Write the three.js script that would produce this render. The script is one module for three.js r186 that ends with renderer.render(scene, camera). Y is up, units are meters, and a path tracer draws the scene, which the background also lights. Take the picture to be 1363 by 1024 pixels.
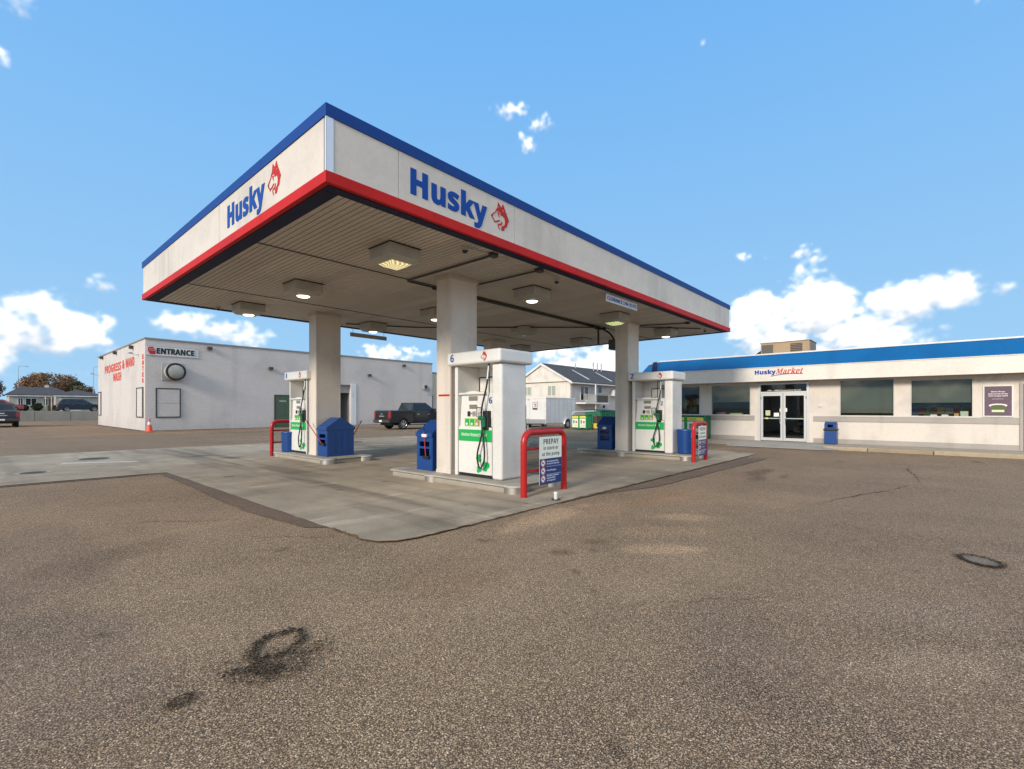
import * as THREE from 'three';
import { mergeGeometries, mergeVertices } from 'three/addons/utils/BufferGeometryUtils.js';
import { RoundedBoxGeometry } from 'three/addons/geometries/RoundedBoxGeometry.js';
import { FontLoader } from 'three/addons/loaders/FontLoader.js';
import { TextGeometry } from 'three/addons/geometries/TextGeometry.js';
import { RectAreaLightUniformsLib } from 'three/addons/lights/RectAreaLightUniformsLib.js';

// ---------------------------------------------------------------- camera, sky, sun, exposure
// World axes: x runs along the long side of the canopy ("u"), -z runs along its short side ("v").
const scene = new THREE.Scene();
const renderer = new THREE.WebGLRenderer();
renderer.toneMapping = THREE.LinearToneMapping;
renderer.toneMappingExposure = 2.0;
renderer.shadowMap.enabled = true;
RectAreaLightUniformsLib.init();

const HEADING = 41.586 * Math.PI / 180;                     // camera heading, from +u towards +v
const camera = new THREE.PerspectiveCamera(2 * Math.atan(512 / 635) * 180 / Math.PI, 1363 / 1024, 0.1, 2000);
camera.position.set(0, 1.5, 0);
camera.lookAt(Math.cos(HEADING), 1.5, -Math.sin(HEADING));
camera.setViewOffset(1363, 1024, 0, -32, 1363, 1024);       // rising lens: horizon below the middle
scene.add(camera);

function rng(seed) { let s = seed >>> 0; return () => { s = (s + 0x6D2B79F5) >>> 0; let t = Math.imul(s ^ (s >>> 15), 1 | s); t = (t + Math.imul(t ^ (t >>> 7), 61 | t)) ^ t; return ((t ^ (t >>> 14)) >>> 0) / 4294967296; }; }
const hash3 = (x, y, z) => { let h = Math.imul(x, 374761393) ^ Math.imul(y, 668265263) ^ Math.imul(z, 2147483647 - 1013904223); h = Math.imul(h ^ (h >>> 13), 1274126177); h ^= h >>> 16; return (h >>> 0) / 4294967296; };
const fade = (t) => t * t * (3 - 2 * t), mix = (a, b, t) => a + (b - a) * t, clamp = (x, a = 0, b = 1) => Math.min(b, Math.max(a, x));
const sstep = (a, b, x) => fade(clamp((x - a) / (b - a)));
function noise3(x, y, z) {
  const X = Math.floor(x), Y = Math.floor(y), Z = Math.floor(z), a = fade(x - X), b = fade(y - Y), c = fade(z - Z);
  const l = (k) => mix(mix(hash3(X, Y, Z + k), hash3(X + 1, Y, Z + k), a), mix(hash3(X, Y + 1, Z + k), hash3(X + 1, Y + 1, Z + k), a), b);
  return mix(l(0), l(1), c);
}
const fbm3 = (x, y, z, o = 5) => { let s = 0, a = 0.5, n = 0; for (let i = 0; i < o; i++) { s += a * noise3(x, y, z); n += a; x = x * 2.03 + 7.1; y = y * 2.03 + 3.3; z = z * 2.03 + 1.7; a *= 0.5; } return s / n; };
const noise2 = (x, y) => noise3(x, y, 0.5), fbm2 = (x, y, o = 4) => fbm3(x, y, 0.37, o);
function wrapNoise(x, y, px, py, seed) {                     // value noise that repeats after px, py cells
  const X = Math.floor(x), Y = Math.floor(y), a = fade(x - X), b = fade(y - Y), m = (i, p) => ((i % p) + p) % p;
  return mix(mix(hash3(m(X, px), m(Y, py), seed), hash3(m(X + 1, px), m(Y, py), seed), a), mix(hash3(m(X, px), m(Y + 1, py), seed), hash3(m(X + 1, px), m(Y + 1, py), seed), a), b);
}
const wrapFbm = (x, y, cells, o, seed) => { let s = 0, a = 0.5, n = 0, c = cells; for (let i = 0; i < o; i++) { s += a * wrapNoise(x * c, y * c, c, c, seed + i); n += a; a *= 0.55; c *= 2; } return s / n; };

// The sky: clear blue paling to the horizon, a ring of low cumulus and a few high wisps; fuller cloud is added out of view.
const SKY = 0.50;                                            // photograph's sky over the exposure
function makeSky() {
  const W = 2048, H = 1024, data = new Float32Array(W * H * 4);
  // azimuth from +u towards +v, elevation, half widths (degrees), weight
  const clouds = [[86.3, 6.4, 4.6, 3.3, 1.1], [91, 4.5, 5, 2.6, 0.95], [73.6, 7.6, 5.2, 1.9, 0.85], [82.5, 11.3, 1.1, 1.2, 0.75], [32.9, 5.2, 5.2, 2.6, 1.15],
    [13.5, 8.2, 3.4, 3.4, 1.1], [9.2, 9.4, 3.0, 4.0, 1.25], [8.5, 6.5, 7, 2.6, 1.1], [2.6, 9.4, 2.6, 2.0, 1.1], [-0.4, 10.2, 2.4, 1.7, 1.05], [-4.5, 10, 1.0, 0.7, 0.8], [4.5, 8.3, 3, 1.6, 1.0], [42.1, 32, 2.4, 0.9, 0.75], [37.4, 30.9, 2.1, 1.2, 0.8], [39.6, 28.8, 1.2, 1.2, 0.62],
    [15.7, 15.8, 0.9, 0.5, 0.55], [13.2, 15.7, 1.2, 0.8, 0.66], [10, 15.6, 1.25, 0.75, 0.64], [87.9, 30.4, 2.0, 1.6, 0.95], [89, 26.4, 1.2, 1, 0.7], [20.4, 35.1, 1, 0.5, 0.62], [-3.9, 31.6, 1.8, 0.8, 0.8], [56.1, 6.1, 4.2, 1.2, 0.75]];
  for (let j = 0; j < H; j++) {
    const el = (j + 0.5) / H * 180 - 90;
    for (let i = 0; i < W; i++) {
      const th = ((i + 0.5) / W - 0.5) * 2 * Math.PI, az = -th * 180 / Math.PI;       // three.js: u = atan2(z, x) / 2pi + 0.5
      const o = (j * W + i) * 4, t = clamp(el / 42), k = Math.pow(t, 0.62);
      let R = mix(0.43, 0.165, k), G = mix(0.70, 0.455, k), B = mix(0.93, 0.90, k);
      if (el > -4) {
        // outside the clear gap ahead, unseen broken cloud is added to whiten the light
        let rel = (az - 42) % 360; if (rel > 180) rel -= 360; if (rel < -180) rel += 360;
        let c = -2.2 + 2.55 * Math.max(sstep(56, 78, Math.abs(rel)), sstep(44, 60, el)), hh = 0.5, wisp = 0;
        for (const q of clouds) {
          let da = (az - q[0]) % 360; if (da > 180) da -= 360; if (da < -180) da += 360;
          if (Math.abs(da) > q[2] * 2.2 + 2) continue;
          const de = el - q[1], ry = de < 0 ? q[3] * 0.85 : q[3];
          const v = q[4] - (da / q[2]) ** 2 * 0.75 - (de / ry) ** 2 * 0.75;
          if (v > c) { c = v; hh = de / q[3]; wisp = 1 - sstep(0.9, 2.2, q[3]); }
        }
        if (c > -2.5) {
          const ce = Math.cos(el * Math.PI / 180), dx = Math.cos(th) * ce, dz = Math.sin(th) * ce, dy = Math.sin(el * Math.PI / 180);
          const n = fbm3(dx * 18 + 40, dy * 26 + 40, dz * 18 + 40, 6), n2 = fbm3(dx * 85 + 9, dy * 110 + 9, dz * 85 + 9, 5), n3 = fbm3(dx * 120 + dy * 40, dy * 160 + 5, dz * 120 - dy * 40, 5);
          const d = c + (n - 0.5) * 2.4 + (n2 - 0.5) * 1.25 + wisp * (n3 - 0.56) * 3.4 - 0.24 - 0.1 * wisp;
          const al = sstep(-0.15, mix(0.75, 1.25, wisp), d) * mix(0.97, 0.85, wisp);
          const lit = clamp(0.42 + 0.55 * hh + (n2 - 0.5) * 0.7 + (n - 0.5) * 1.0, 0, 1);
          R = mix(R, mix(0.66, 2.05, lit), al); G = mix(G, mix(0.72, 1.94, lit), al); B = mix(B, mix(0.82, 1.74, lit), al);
        }
      }
      if (el < 0) { const g = clamp(-el / 4); R = mix(R, 0.25, g); G = mix(G, 0.23, g); B = mix(B, 0.2, g); }
      data[o] = R * SKY; data[o + 1] = G * SKY; data[o + 2] = B * SKY; data[o + 3] = 1;
    }
  }
  const t = new THREE.DataTexture(data, W, H, THREE.RGBAFormat, THREE.FloatType);
  t.mapping = THREE.EquirectangularReflectionMapping; t.magFilter = t.minFilter = THREE.LinearFilter; t.needsUpdate = true;
  return t;
}
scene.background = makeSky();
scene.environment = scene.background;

const sun = new THREE.DirectionalLight(new THREE.Color(1.0, 0.91, 0.79), 1.72);
{ const el = 23 * Math.PI / 180, az = 9 * Math.PI / 180;      // low, from -u, a little to the camera's side
  sun.position.set(-Math.cos(el) * Math.cos(az) * 120 + 12, Math.sin(el) * 120, Math.cos(el) * Math.sin(az) * 120 - 12);
  sun.target.position.set(12, 0, -12); }
sun.castShadow = true; sun.shadow.radius = 24; sun.shadow.mapSize.set(2048, 2048);
Object.assign(sun.shadow.camera, { left: -70, right: 70, top: 60, bottom: -60, near: 1, far: 320 });
scene.add(sun, sun.target);

const font = await new FontLoader().loadAsync('fonts/droid/droid_sans_bold.typeface.json');
const fontSerif = await new FontLoader().loadAsync('fonts/droid/droid_serif_bold.typeface.json');

// ---------------------------------------------------------------- helpers
const taken = new Map();
function numbered(name) { const n = taken.get(name) ?? 0; taken.set(name, n + 1); return n ? name + '_' + String(n).padStart(3, '0') : name; }
const lin = (r, g, b) => new THREE.Color().setRGB(r, g, b);
function tex(w, h, fn, srgb = true) {
  const d = new Uint8Array(w * h * 4);
  for (let y = 0, o = 0; y < h; y++) for (let x = 0; x < w; x++, o += 4) { const p = fn(x / w, y / h, x, y); d[o] = clamp(p[0], 0, 255); d[o + 1] = clamp(p[1], 0, 255); d[o + 2] = clamp(p[2], 0, 255); d[o + 3] = p[3] ?? 255; }
  const t = new THREE.DataTexture(d, w, h); t.wrapS = t.wrapT = THREE.RepeatWrapping; t.magFilter = t.minFilter = THREE.LinearFilter;
  if (srgb) t.colorSpace = THREE.SRGBColorSpace; t.needsUpdate = true; return t;
}
const rep = (t, s, s2 = s) => { const c = t.clone(); c.repeat.set(s, s2); c.needsUpdate = true; return c; };
// grime: blotches and vertical streaks of dirt, near white, multiplies a paint colour (3 m tile)
const grimeTex = tex(512, 512, (x, y) => { const b = wrapFbm(x, y, 4, 6, 3), s = wrapFbm(x, y * 0.12, 8, 4, 21), f = wrapNoise(x * 128, y * 128, 128, 128, 5); const k = 255 * (0.965 - 0.05 * sstep(0.5, 0.8, b) - 0.05 * sstep(0.55, 0.85, s) + 0.03 * (f - 0.5)); return [k, k * 0.992, k * 0.975]; });
const roughTex = tex(256, 256, (x, y) => { const b = wrapFbm(x, y, 6, 5, 33); return [0, 150 + 190 * (b - 0.5), 0]; }, false);
const fineBump = tex(512, 512, (x, y) => { const k = 255 * (0.6 * wrapNoise(x * 170, y * 170, 170, 170, 71) + 0.4 * wrapFbm(x, y, 12, 4, 72)); return [k, k, k]; }, false);
// concrete block coursing under many coats of paint, seen only from afar (blocks 0.4 x 0.2 m, 3.2 m tile)
const blockBump = tex(1024, 1024, (x, y) => { const row = Math.floor(y * 16), fy = y * 16 - row, bxx = x * 8 + (row % 2 ? 0.5 : 0), fx = bxx - Math.floor(bxx); const e = Math.min(fy / 0.09, (1 - fy) / 0.09, fx / 0.045, (1 - fx) / 0.045); const k = 255 * (0.25 + 0.6 * clamp(e) + 0.15 * wrapNoise(x * 256, y * 256, 256, 256, 9)); return [k, k, k]; }, false);

function paint(r, g, b, o = {}) {
  const { dirt = 1, ...rest } = o;
  const m = new THREE.MeshPhysicalMaterial({ color: lin(r, g, b), roughness: 0.55, ...rest });
  if (dirt) { m.map = rep(grimeTex, 0.33 * dirt); }
  return m;
}
const plain = (r, g, b, o = {}) => new THREE.MeshPhysicalMaterial({ color: lin(r, g, b), roughness: 0.6, ...o });
const glassMat = new THREE.MeshPhysicalMaterial({ color: lin(0.92, 0.95, 0.93), roughness: 0.02, transmission: 1, thickness: 0, ior: 1.35 });

function metreUV(g) {
  const p = g.attributes.position, n = g.attributes.normal, uv = new Float32Array(p.count * 2);
  for (let i = 0; i < p.count; i++) {
    const ax = Math.abs(n.getX(i)), ay = Math.abs(n.getY(i)), az = Math.abs(n.getZ(i));
    if (ax >= ay && ax >= az) { uv[2 * i] = p.getZ(i); uv[2 * i + 1] = p.getY(i); } else if (ay >= az) { uv[2 * i] = p.getX(i); uv[2 * i + 1] = p.getZ(i); } else { uv[2 * i] = p.getX(i); uv[2 * i + 1] = p.getY(i); }
  }
  g.setAttribute('uv', new THREE.BufferAttribute(uv, 2)); return g;
}
// boxes given by their limits along u, y, v
const bx = (u0, u1, y0, y1, v0, v1) => metreUV(new THREE.BoxGeometry(Math.abs(u1 - u0), Math.abs(y1 - y0), Math.abs(v1 - v0)).translate((u0 + u1) / 2, (y0 + y1) / 2, -(v0 + v1) / 2));
const rb = (u0, u1, y0, y1, v0, v1, r = 0.02, s = 2) => metreUV(new RoundedBoxGeometry(Math.abs(u1 - u0), Math.abs(y1 - y0), Math.abs(v1 - v0), s, r).translate((u0 + u1) / 2, (y0 + y1) / 2, -(v0 + v1) / 2));
const cy = (u, v, y0, y1, r0, r1 = r0, seg = 24) => new THREE.CylinderGeometry(r1, r0, y1 - y0, seg).translate(u, (y0 + y1) / 2, -v);
const cyl3 = (a, b, r, seg = 16) => { const A = V3(...a), B = V3(...b), d = B.clone().sub(A), g = new THREE.CylinderGeometry(r, r, d.length(), seg); g.applyQuaternion(new THREE.Quaternion().setFromUnitVectors(new THREE.Vector3(0, 1, 0), d.clone().normalize())); return g.translate((A.x + B.x) / 2, (A.y + B.y) / 2, (A.z + B.z) / 2); };
const V3 = (u, y, v) => new THREE.Vector3(u, y, -v);
const tube = (pts, r, seg = 40, rs = 10) => new THREE.TubeGeometry(new THREE.CatmullRomCurve3(pts.map((p) => V3(...p)), false, 'centripetal'), seg, r, rs, false);
function pathTube(pts, r, bend, rs = 14) {                   // straight runs with rounded corners
  const c = new THREE.CurvePath(), P = pts.map((p) => V3(...p)); let from = P[0];
  for (let i = 1; i < P.length; i++) {
    if (i === P.length - 1) { c.add(new THREE.LineCurve3(from, P[i])); break; }
    const a = P[i].clone().add(from.clone().sub(P[i]).setLength(bend)), b = P[i].clone().add(P[i + 1].clone().sub(P[i]).setLength(bend));
    c.add(new THREE.LineCurve3(from, a)); c.add(new THREE.QuadraticBezierCurve3(a, P[i], b)); from = b;
  }
  return new THREE.TubeGeometry(c, 60, r, rs, false);
}
function poly3(pts) {                                        // convex polygon of 3D points
  const P = pts.map((p) => V3(...p)), pos = [];
  for (let i = 1; i < P.length - 1; i++) for (const q of [P[0], P[i], P[i + 1]]) pos.push(q.x, q.y, q.z);
  const g = new THREE.BufferGeometry(); g.setAttribute('position', new THREE.Float32BufferAttribute(pos, 3)); g.computeVertexNormals(); return metreUV(g);
}
function slab3(pts, t) {                                     // convex polygon with thickness t along its normal
  const P = pts.map((p) => V3(...p)), n = P[1].clone().sub(P[0]).cross(P[2].clone().sub(P[0])).normalize().multiplyScalar(t), Q = P.map((p) => p.clone().add(n)), tri = [], k = P.length;
  for (let i = 1; i < k - 1; i++) { tri.push(P[0], P[i + 1], P[i], Q[0], Q[i], Q[i + 1]); }
  for (let i = 0; i < k; i++) { const j = (i + 1) % k; tri.push(P[i], P[j], Q[j], P[i], Q[j], Q[i]); }
  const g = new THREE.BufferGeometry(); g.setAttribute('position', new THREE.Float32BufferAttribute(tri.flatMap((q) => [q.x, q.y, q.z]), 3)); g.computeVertexNormals(); return metreUV(g);
}
function joined(list) {
  const gs = [].concat(list).map((g) => { const h = g.index ? g.toNonIndexed() : g.clone(); for (const k of Object.keys(h.attributes)) if (!['position', 'normal', 'uv', 'color'].includes(k)) h.deleteAttribute(k); if (!h.attributes.uv) h.setAttribute('uv', new THREE.Float32BufferAttribute(new Float32Array(h.attributes.position.count * 2), 2)); return h; });
  return gs.length === 1 ? gs[0] : mergeGeometries(gs);
}
function mesh(name, geos, mat, parent) { const m = new THREE.Mesh(Array.isArray(geos) ? joined(geos) : geos, mat); m.name = name; m.castShadow = m.receiveShadow = true; parent?.add(m); return m; }
function thing(name, label, category, [u, y, v] = [0, 0, 0], group, turn = 0) {
  const o = new THREE.Group(); o.name = numbered(name); o.position.set(u, y, -v); o.rotation.y = turn; o.userData = { label, category }; if (group) o.userData.group = group; scene.add(o); return o;
}
function single(name, geos, mat, label, category, group) { const m = mesh(numbered(name), geos, mat, scene); m.userData = { label, category }; if (group) m.userData.group = group; return m; }
function struct(name, geos, mat, kind = 'structure') { const m = mesh(numbered(name), geos, mat, scene); m.userData.kind = kind; return m; }
function copyOf(o, label, [u, y, v], turn) { const c = o.clone(); c.name = numbered(o.name.replace(/_\d{3}$/, '')); c.userData = { ...o.userData, label }; c.position.set(u, y, -v); if (turn !== undefined) c.rotation.y = turn; scene.add(c); return c; }
// turn a flat piece made in the x-y plane (facing +z) to face the camera side (-v) or the sunny side (-u)
const FACE = { v: 0, u: -Math.PI / 2 };
const put = (m, u, y, v, face = 'v') => { m.position.set(u, y, -v); m.rotation.y = FACE[face]; return m; };
function textGeo(str, w, h, depth = 0.012, f = font, slant = 0, curve = 4, bold = 0) {   // fitted: baseline at y = 0, cap height h, width w (0 = natural)
  const g = new TextGeometry(str, { font: f, size: 1, depth: 0.1, curveSegments: curve, bevelEnabled: bold > 0, bevelSize: bold, bevelThickness: 0.01, bevelSegments: 1 });
  g.computeBoundingBox(); const b = g.boundingBox, cap = new TextGeometry('H', { font: f, size: 1, depth: 0.1 }); cap.computeBoundingBox(); const s = h / (cap.boundingBox.max.y - cap.boundingBox.min.y), sx = w ? w / (b.max.x - b.min.x) : s;
  g.translate(-b.min.x, 0, 0).scale(sx, s, depth / 0.1);
  if (slant) g.applyMatrix4(new THREE.Matrix4().set(1, slant, 0, 0, 0, 1, 0, 0, 0, 0, 1, 0, 0, 0, 0, 1));
  return g;
}
function print(w, h, px, draw) {                             // a sheet with printed matter, in the x-y plane, origin at lower left
  const c = document.createElement('canvas'); c.width = px; c.height = Math.round(px * h / w); draw(c.getContext('2d'), c.width, c.height);
  const t = new THREE.CanvasTexture(c); t.colorSpace = THREE.SRGBColorSpace; t.magFilter = t.minFilter = THREE.LinearFilter;
  return { geo: new THREE.PlaneGeometry(w, h).translate(w / 2, h / 2, 0), mat: new THREE.MeshPhysicalMaterial({ map: t, roughness: 0.5 }) };
}
// the red dog's head emblem, 1 x 1.25 box, drawn from strokes and a filled mass
const emblem = (() => {
  const q = (x, y) => new THREE.Vector2((x - 270) / 420, (791 - (y - 0.438 * (x - 270))) / 658 * 1.12);
  const S = (pts) => new THREE.Shape(pts.map((p) => q(...p)));
  const head = S([[432, 205], [480, 300], [512, 345], [525, 290], [548, 255], [600, 420], [640, 520], [690, 670], [655, 740], [640, 815], [600, 815], [570, 890], [530, 905], [505, 860], [510, 795], [580, 770], [600, 690], [585, 600], [545, 540], [500, 535], [485, 500], [480, 450], [440, 425], [400, 405], [370, 425], [368, 395], [408, 345], [415, 300]]);
  head.holes.push(new THREE.Path([[545, 325], [563, 440], [533, 440]].map((p) => q(...p))), new THREE.Path([[433, 258], [458, 330], [430, 338]].map((p) => q(...p))));
  const line = (pts, w) => { const P = pts.map((p) => q(...p)), L = [], R = []; P.forEach((p, i) => { const d = (P[i + 1] ?? p).clone().sub(P[i - 1] ?? p).normalize(), k = w * (i === 0 || i === P.length - 1 ? 0.5 : 1); L.push(new THREE.Vector2(p.x - d.y * k, p.y + d.x * k)); R.unshift(new THREE.Vector2(p.x + d.y * k, p.y - d.x * k)); }); return new THREE.Shape([...L, ...R]); };
  const shapes = [head, S([[415, 435], [465, 478], [450, 510], [462, 575], [440, 535], [425, 490]]), line([[390, 425], [340, 460], [280, 505], [288, 565], [330, 620], [345, 690]], 0.022), S([[262, 505], [300, 500], [305, 540], [285, 560]]),
    line([[335, 660], [395, 668], [440, 655], [470, 640]], 0.03), line([[430, 735], [490, 748], [515, 720], [515, 680]], 0.035), line([[425, 745], [440, 800], [462, 870]], 0.024)];
  return new THREE.ExtrudeGeometry(shapes, { depth: 0.02, bevelEnabled: false });
})();
const emblemAt = (w, h, d = 0.006) => emblem.clone().scale(w, h / 1.12, d / 0.02);

// ---------------------------------------------------------------- shared materials
const M = {
  fascia: paint(0.74, 0.665, 0.585, { roughness: 0.5, dirt: 0.6 }), white: paint(0.78, 0.765, 0.74, { roughness: 0.45 }), column: paint(0.74, 0.665, 0.595, { roughness: 0.5 }),
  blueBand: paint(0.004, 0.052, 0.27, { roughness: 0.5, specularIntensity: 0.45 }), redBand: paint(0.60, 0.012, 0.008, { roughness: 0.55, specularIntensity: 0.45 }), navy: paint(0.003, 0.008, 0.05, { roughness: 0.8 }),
  letterBlue: plain(0.003, 0.058, 0.31, { roughness: 0.5, specularIntensity: 0.4 }), letterRed: plain(0.50, 0.02, 0.012, { roughness: 0.5, specularIntensity: 0.4 }), soffit: paint(0.62, 0.56, 0.49, { roughness: 0.6, dirt: 0.7 }),
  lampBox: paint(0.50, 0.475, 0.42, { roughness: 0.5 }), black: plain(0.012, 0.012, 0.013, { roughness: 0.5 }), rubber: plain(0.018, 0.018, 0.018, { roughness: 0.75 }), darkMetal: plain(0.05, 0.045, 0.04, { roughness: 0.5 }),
  steel: plain(0.62, 0.60, 0.57, { metalness: 1, roughness: 0.32, roughnessMap: rep(roughTex, 2) }), alu: plain(0.62, 0.62, 0.61, { metalness: 0.6, roughness: 0.4 }), galv: plain(0.45, 0.45, 0.45, { metalness: 0.7, roughness: 0.5 }),
  binBlue: paint(0.006, 0.060, 0.26, { roughness: 0.38, dirt: 1.5 }), barRed: paint(0.50, 0.014, 0.014, { roughness: 0.32, dirt: 2 }), green: paint(0.01, 0.42, 0.09, { roughness: 0.4 }), darkGreen: paint(0.01, 0.16, 0.075, { roughness: 0.5 }),
  trimTaupe: paint(0.40, 0.36, 0.33), storeWall: paint(0.74, 0.67, 0.605, { roughness: 0.75, bumpMap: rep(fineBump, 0.5), bumpScale: 0.004 }), storeFascia: paint(0.80, 0.745, 0.67, { roughness: 0.55, dirt: 0.5 }), mansard: paint(0.002, 0.118, 0.33, { roughness: 0.5, dirt: 0.5, specularIntensity: 0.4 }),
  washWall: paint(0.66, 0.61, 0.585, { roughness: 0.7, dirt: 0.35, bumpMap: rep(blockBump, 1 / 3.2), bumpScale: 0.015 }), kerb: paint(0.48, 0.375, 0.25, { roughness: 0.9, bumpMap: rep(fineBump, 1), bumpScale: 0.01, dirt: 2 }),
  shingle: paint(0.075, 0.07, 0.072, { roughness: 0.9, dirt: 1 }), siding: paint(0.78, 0.73, 0.66, { roughness: 0.7 }), sidingGrey: paint(0.56, 0.52, 0.50, { roughness: 0.7 }), darkGlass: plain(0.02, 0.024, 0.026, { roughness: 0.08 }), tail: plain(0.35, 0.008, 0.012, { roughness: 0.2, clearcoat: 1 }),
  blind: paint(0.10, 0.105, 0.085, { roughness: 0.85 }), carBlack: plain(0.004, 0.004, 0.005, { roughness: 0.4, clearcoat: 0.6, clearcoatRoughness: 0.04 }), carNavy: plain(0.008, 0.016, 0.030, { roughness: 0.25, clearcoat: 1, clearcoatRoughness: 0.04 }), chrome: plain(0.75, 0.75, 0.75, { metalness: 1, roughness: 0.15 }),
  tan: paint(0.42, 0.29, 0.17, { roughness: 0.6 }), yellow: plain(0.72, 0.55, 0.08), cone: plain(0.80, 0.09, 0.02, { roughness: 0.5 }), paper: plain(0.75, 0.74, 0.70), bark: paint(0.09, 0.07, 0.055, { roughness: 0.95 }),
};

// ---------------------------------------------------------------- the ground
// Worn chip asphalt: stones of many tones in a dusty binder (4.6 m tile)
const asphalt = (() => {
  const N = 2048, C = new Float32Array(N * N * 3), Hh = new Float32Array(N * N), r = rng(5);
  for (let y = 0, i = 0; y < N; y++) for (let x = 0; x < N; x++, i++) {
    const a = wrapFbm(x / N, y / N, 5, 5, 40), f = hash3(x, y, 8), k = 0.80 + 0.5 * (a - 0.5) + 0.3 * (f - 0.5);
    C[i * 3] = 104 * k; C[i * 3 + 1] = 89 * k; C[i * 3 + 2] = 75 * k; Hh[i] = 0.12 * f + 0.1 * a;
  }
  const cells = 560, step = N / cells, tone = [[158, 138, 119], [136, 117, 99], [118, 101, 86], [176, 159, 143], [101, 86, 73], [146, 122, 99], [131, 124, 117], [82, 69, 59]];
  for (let k = 0; k < 2; k++) for (let gy = 0; gy < cells; gy++) for (let gx = 0; gx < cells; gx++) {
    if (r() < 0.18) continue;
    const x0 = (gx + r()) * step, y0 = (gy + r()) * step, big = r(), R = step * (0.26 + 0.34 * big * big), q = r() * Math.PI, el = 0.6 + 0.4 * r(), c = tone[Math.floor(r() * r() * 8)], br = 0.84 + 0.34 * r() + (r() < 0.03 ? 0.28 : 0), cq = Math.cos(q), sq = Math.sin(q), R2 = Math.ceil(R + 1), top = 0.35 + 0.65 * r();
    for (let dy = -R2; dy <= R2; dy++) for (let dx = -R2; dx <= R2; dx++) {
      const X = Math.round(x0) + dx, Y = Math.round(y0) + dy, ex = (X - x0) * cq + (Y - y0) * sq, ey = (-(X - x0) * sq + (Y - y0) * cq) / el, d = (ex * ex + ey * ey) / (R * R);
      if (d > 1) continue;
      const i = ((Y % N + N) % N) * N + ((X % N + N) % N); C[i * 3] = c[0] * br; C[i * 3 + 1] = c[1] * br; C[i * 3 + 2] = c[2] * br; Hh[i] = top * (1 - 0.6 * d);
    }
  }
  const col = tex(N, N, (x, y, X, Y) => { const i = (Y * N + X) * 3; return [C[i], C[i + 1], C[i + 2]]; });
  const bump = tex(1024, 1024, (x, y, X, Y) => { const i = Y * 2 * N + X * 2, k = 255 * (Hh[i] + Hh[i + 1] + Hh[i + N] + Hh[i + N + 1]) / 4; return [k, k, k]; }, false);
  return { col, bump };
})();
const TILE = 4.6;
const asphaltMat = new THREE.MeshPhysicalMaterial({ map: rep(asphalt.col, 1 / TILE), bumpMap: rep(asphalt.bump, 1 / TILE), bumpScale: 0.0045, roughness: 0.97, specularIntensity: 0.35, vertexColors: true, color: lin(1.36, 1.24, 1.06) });
function axis(parts) { const a = [parts[0][0]]; for (const [, to, step] of parts) { const from = a[a.length - 1], n = Math.max(1, Math.round((to - from) / step)); for (let i = 1; i <= n; i++) a.push(from + (to - from) * i / n); } return a; }
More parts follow.
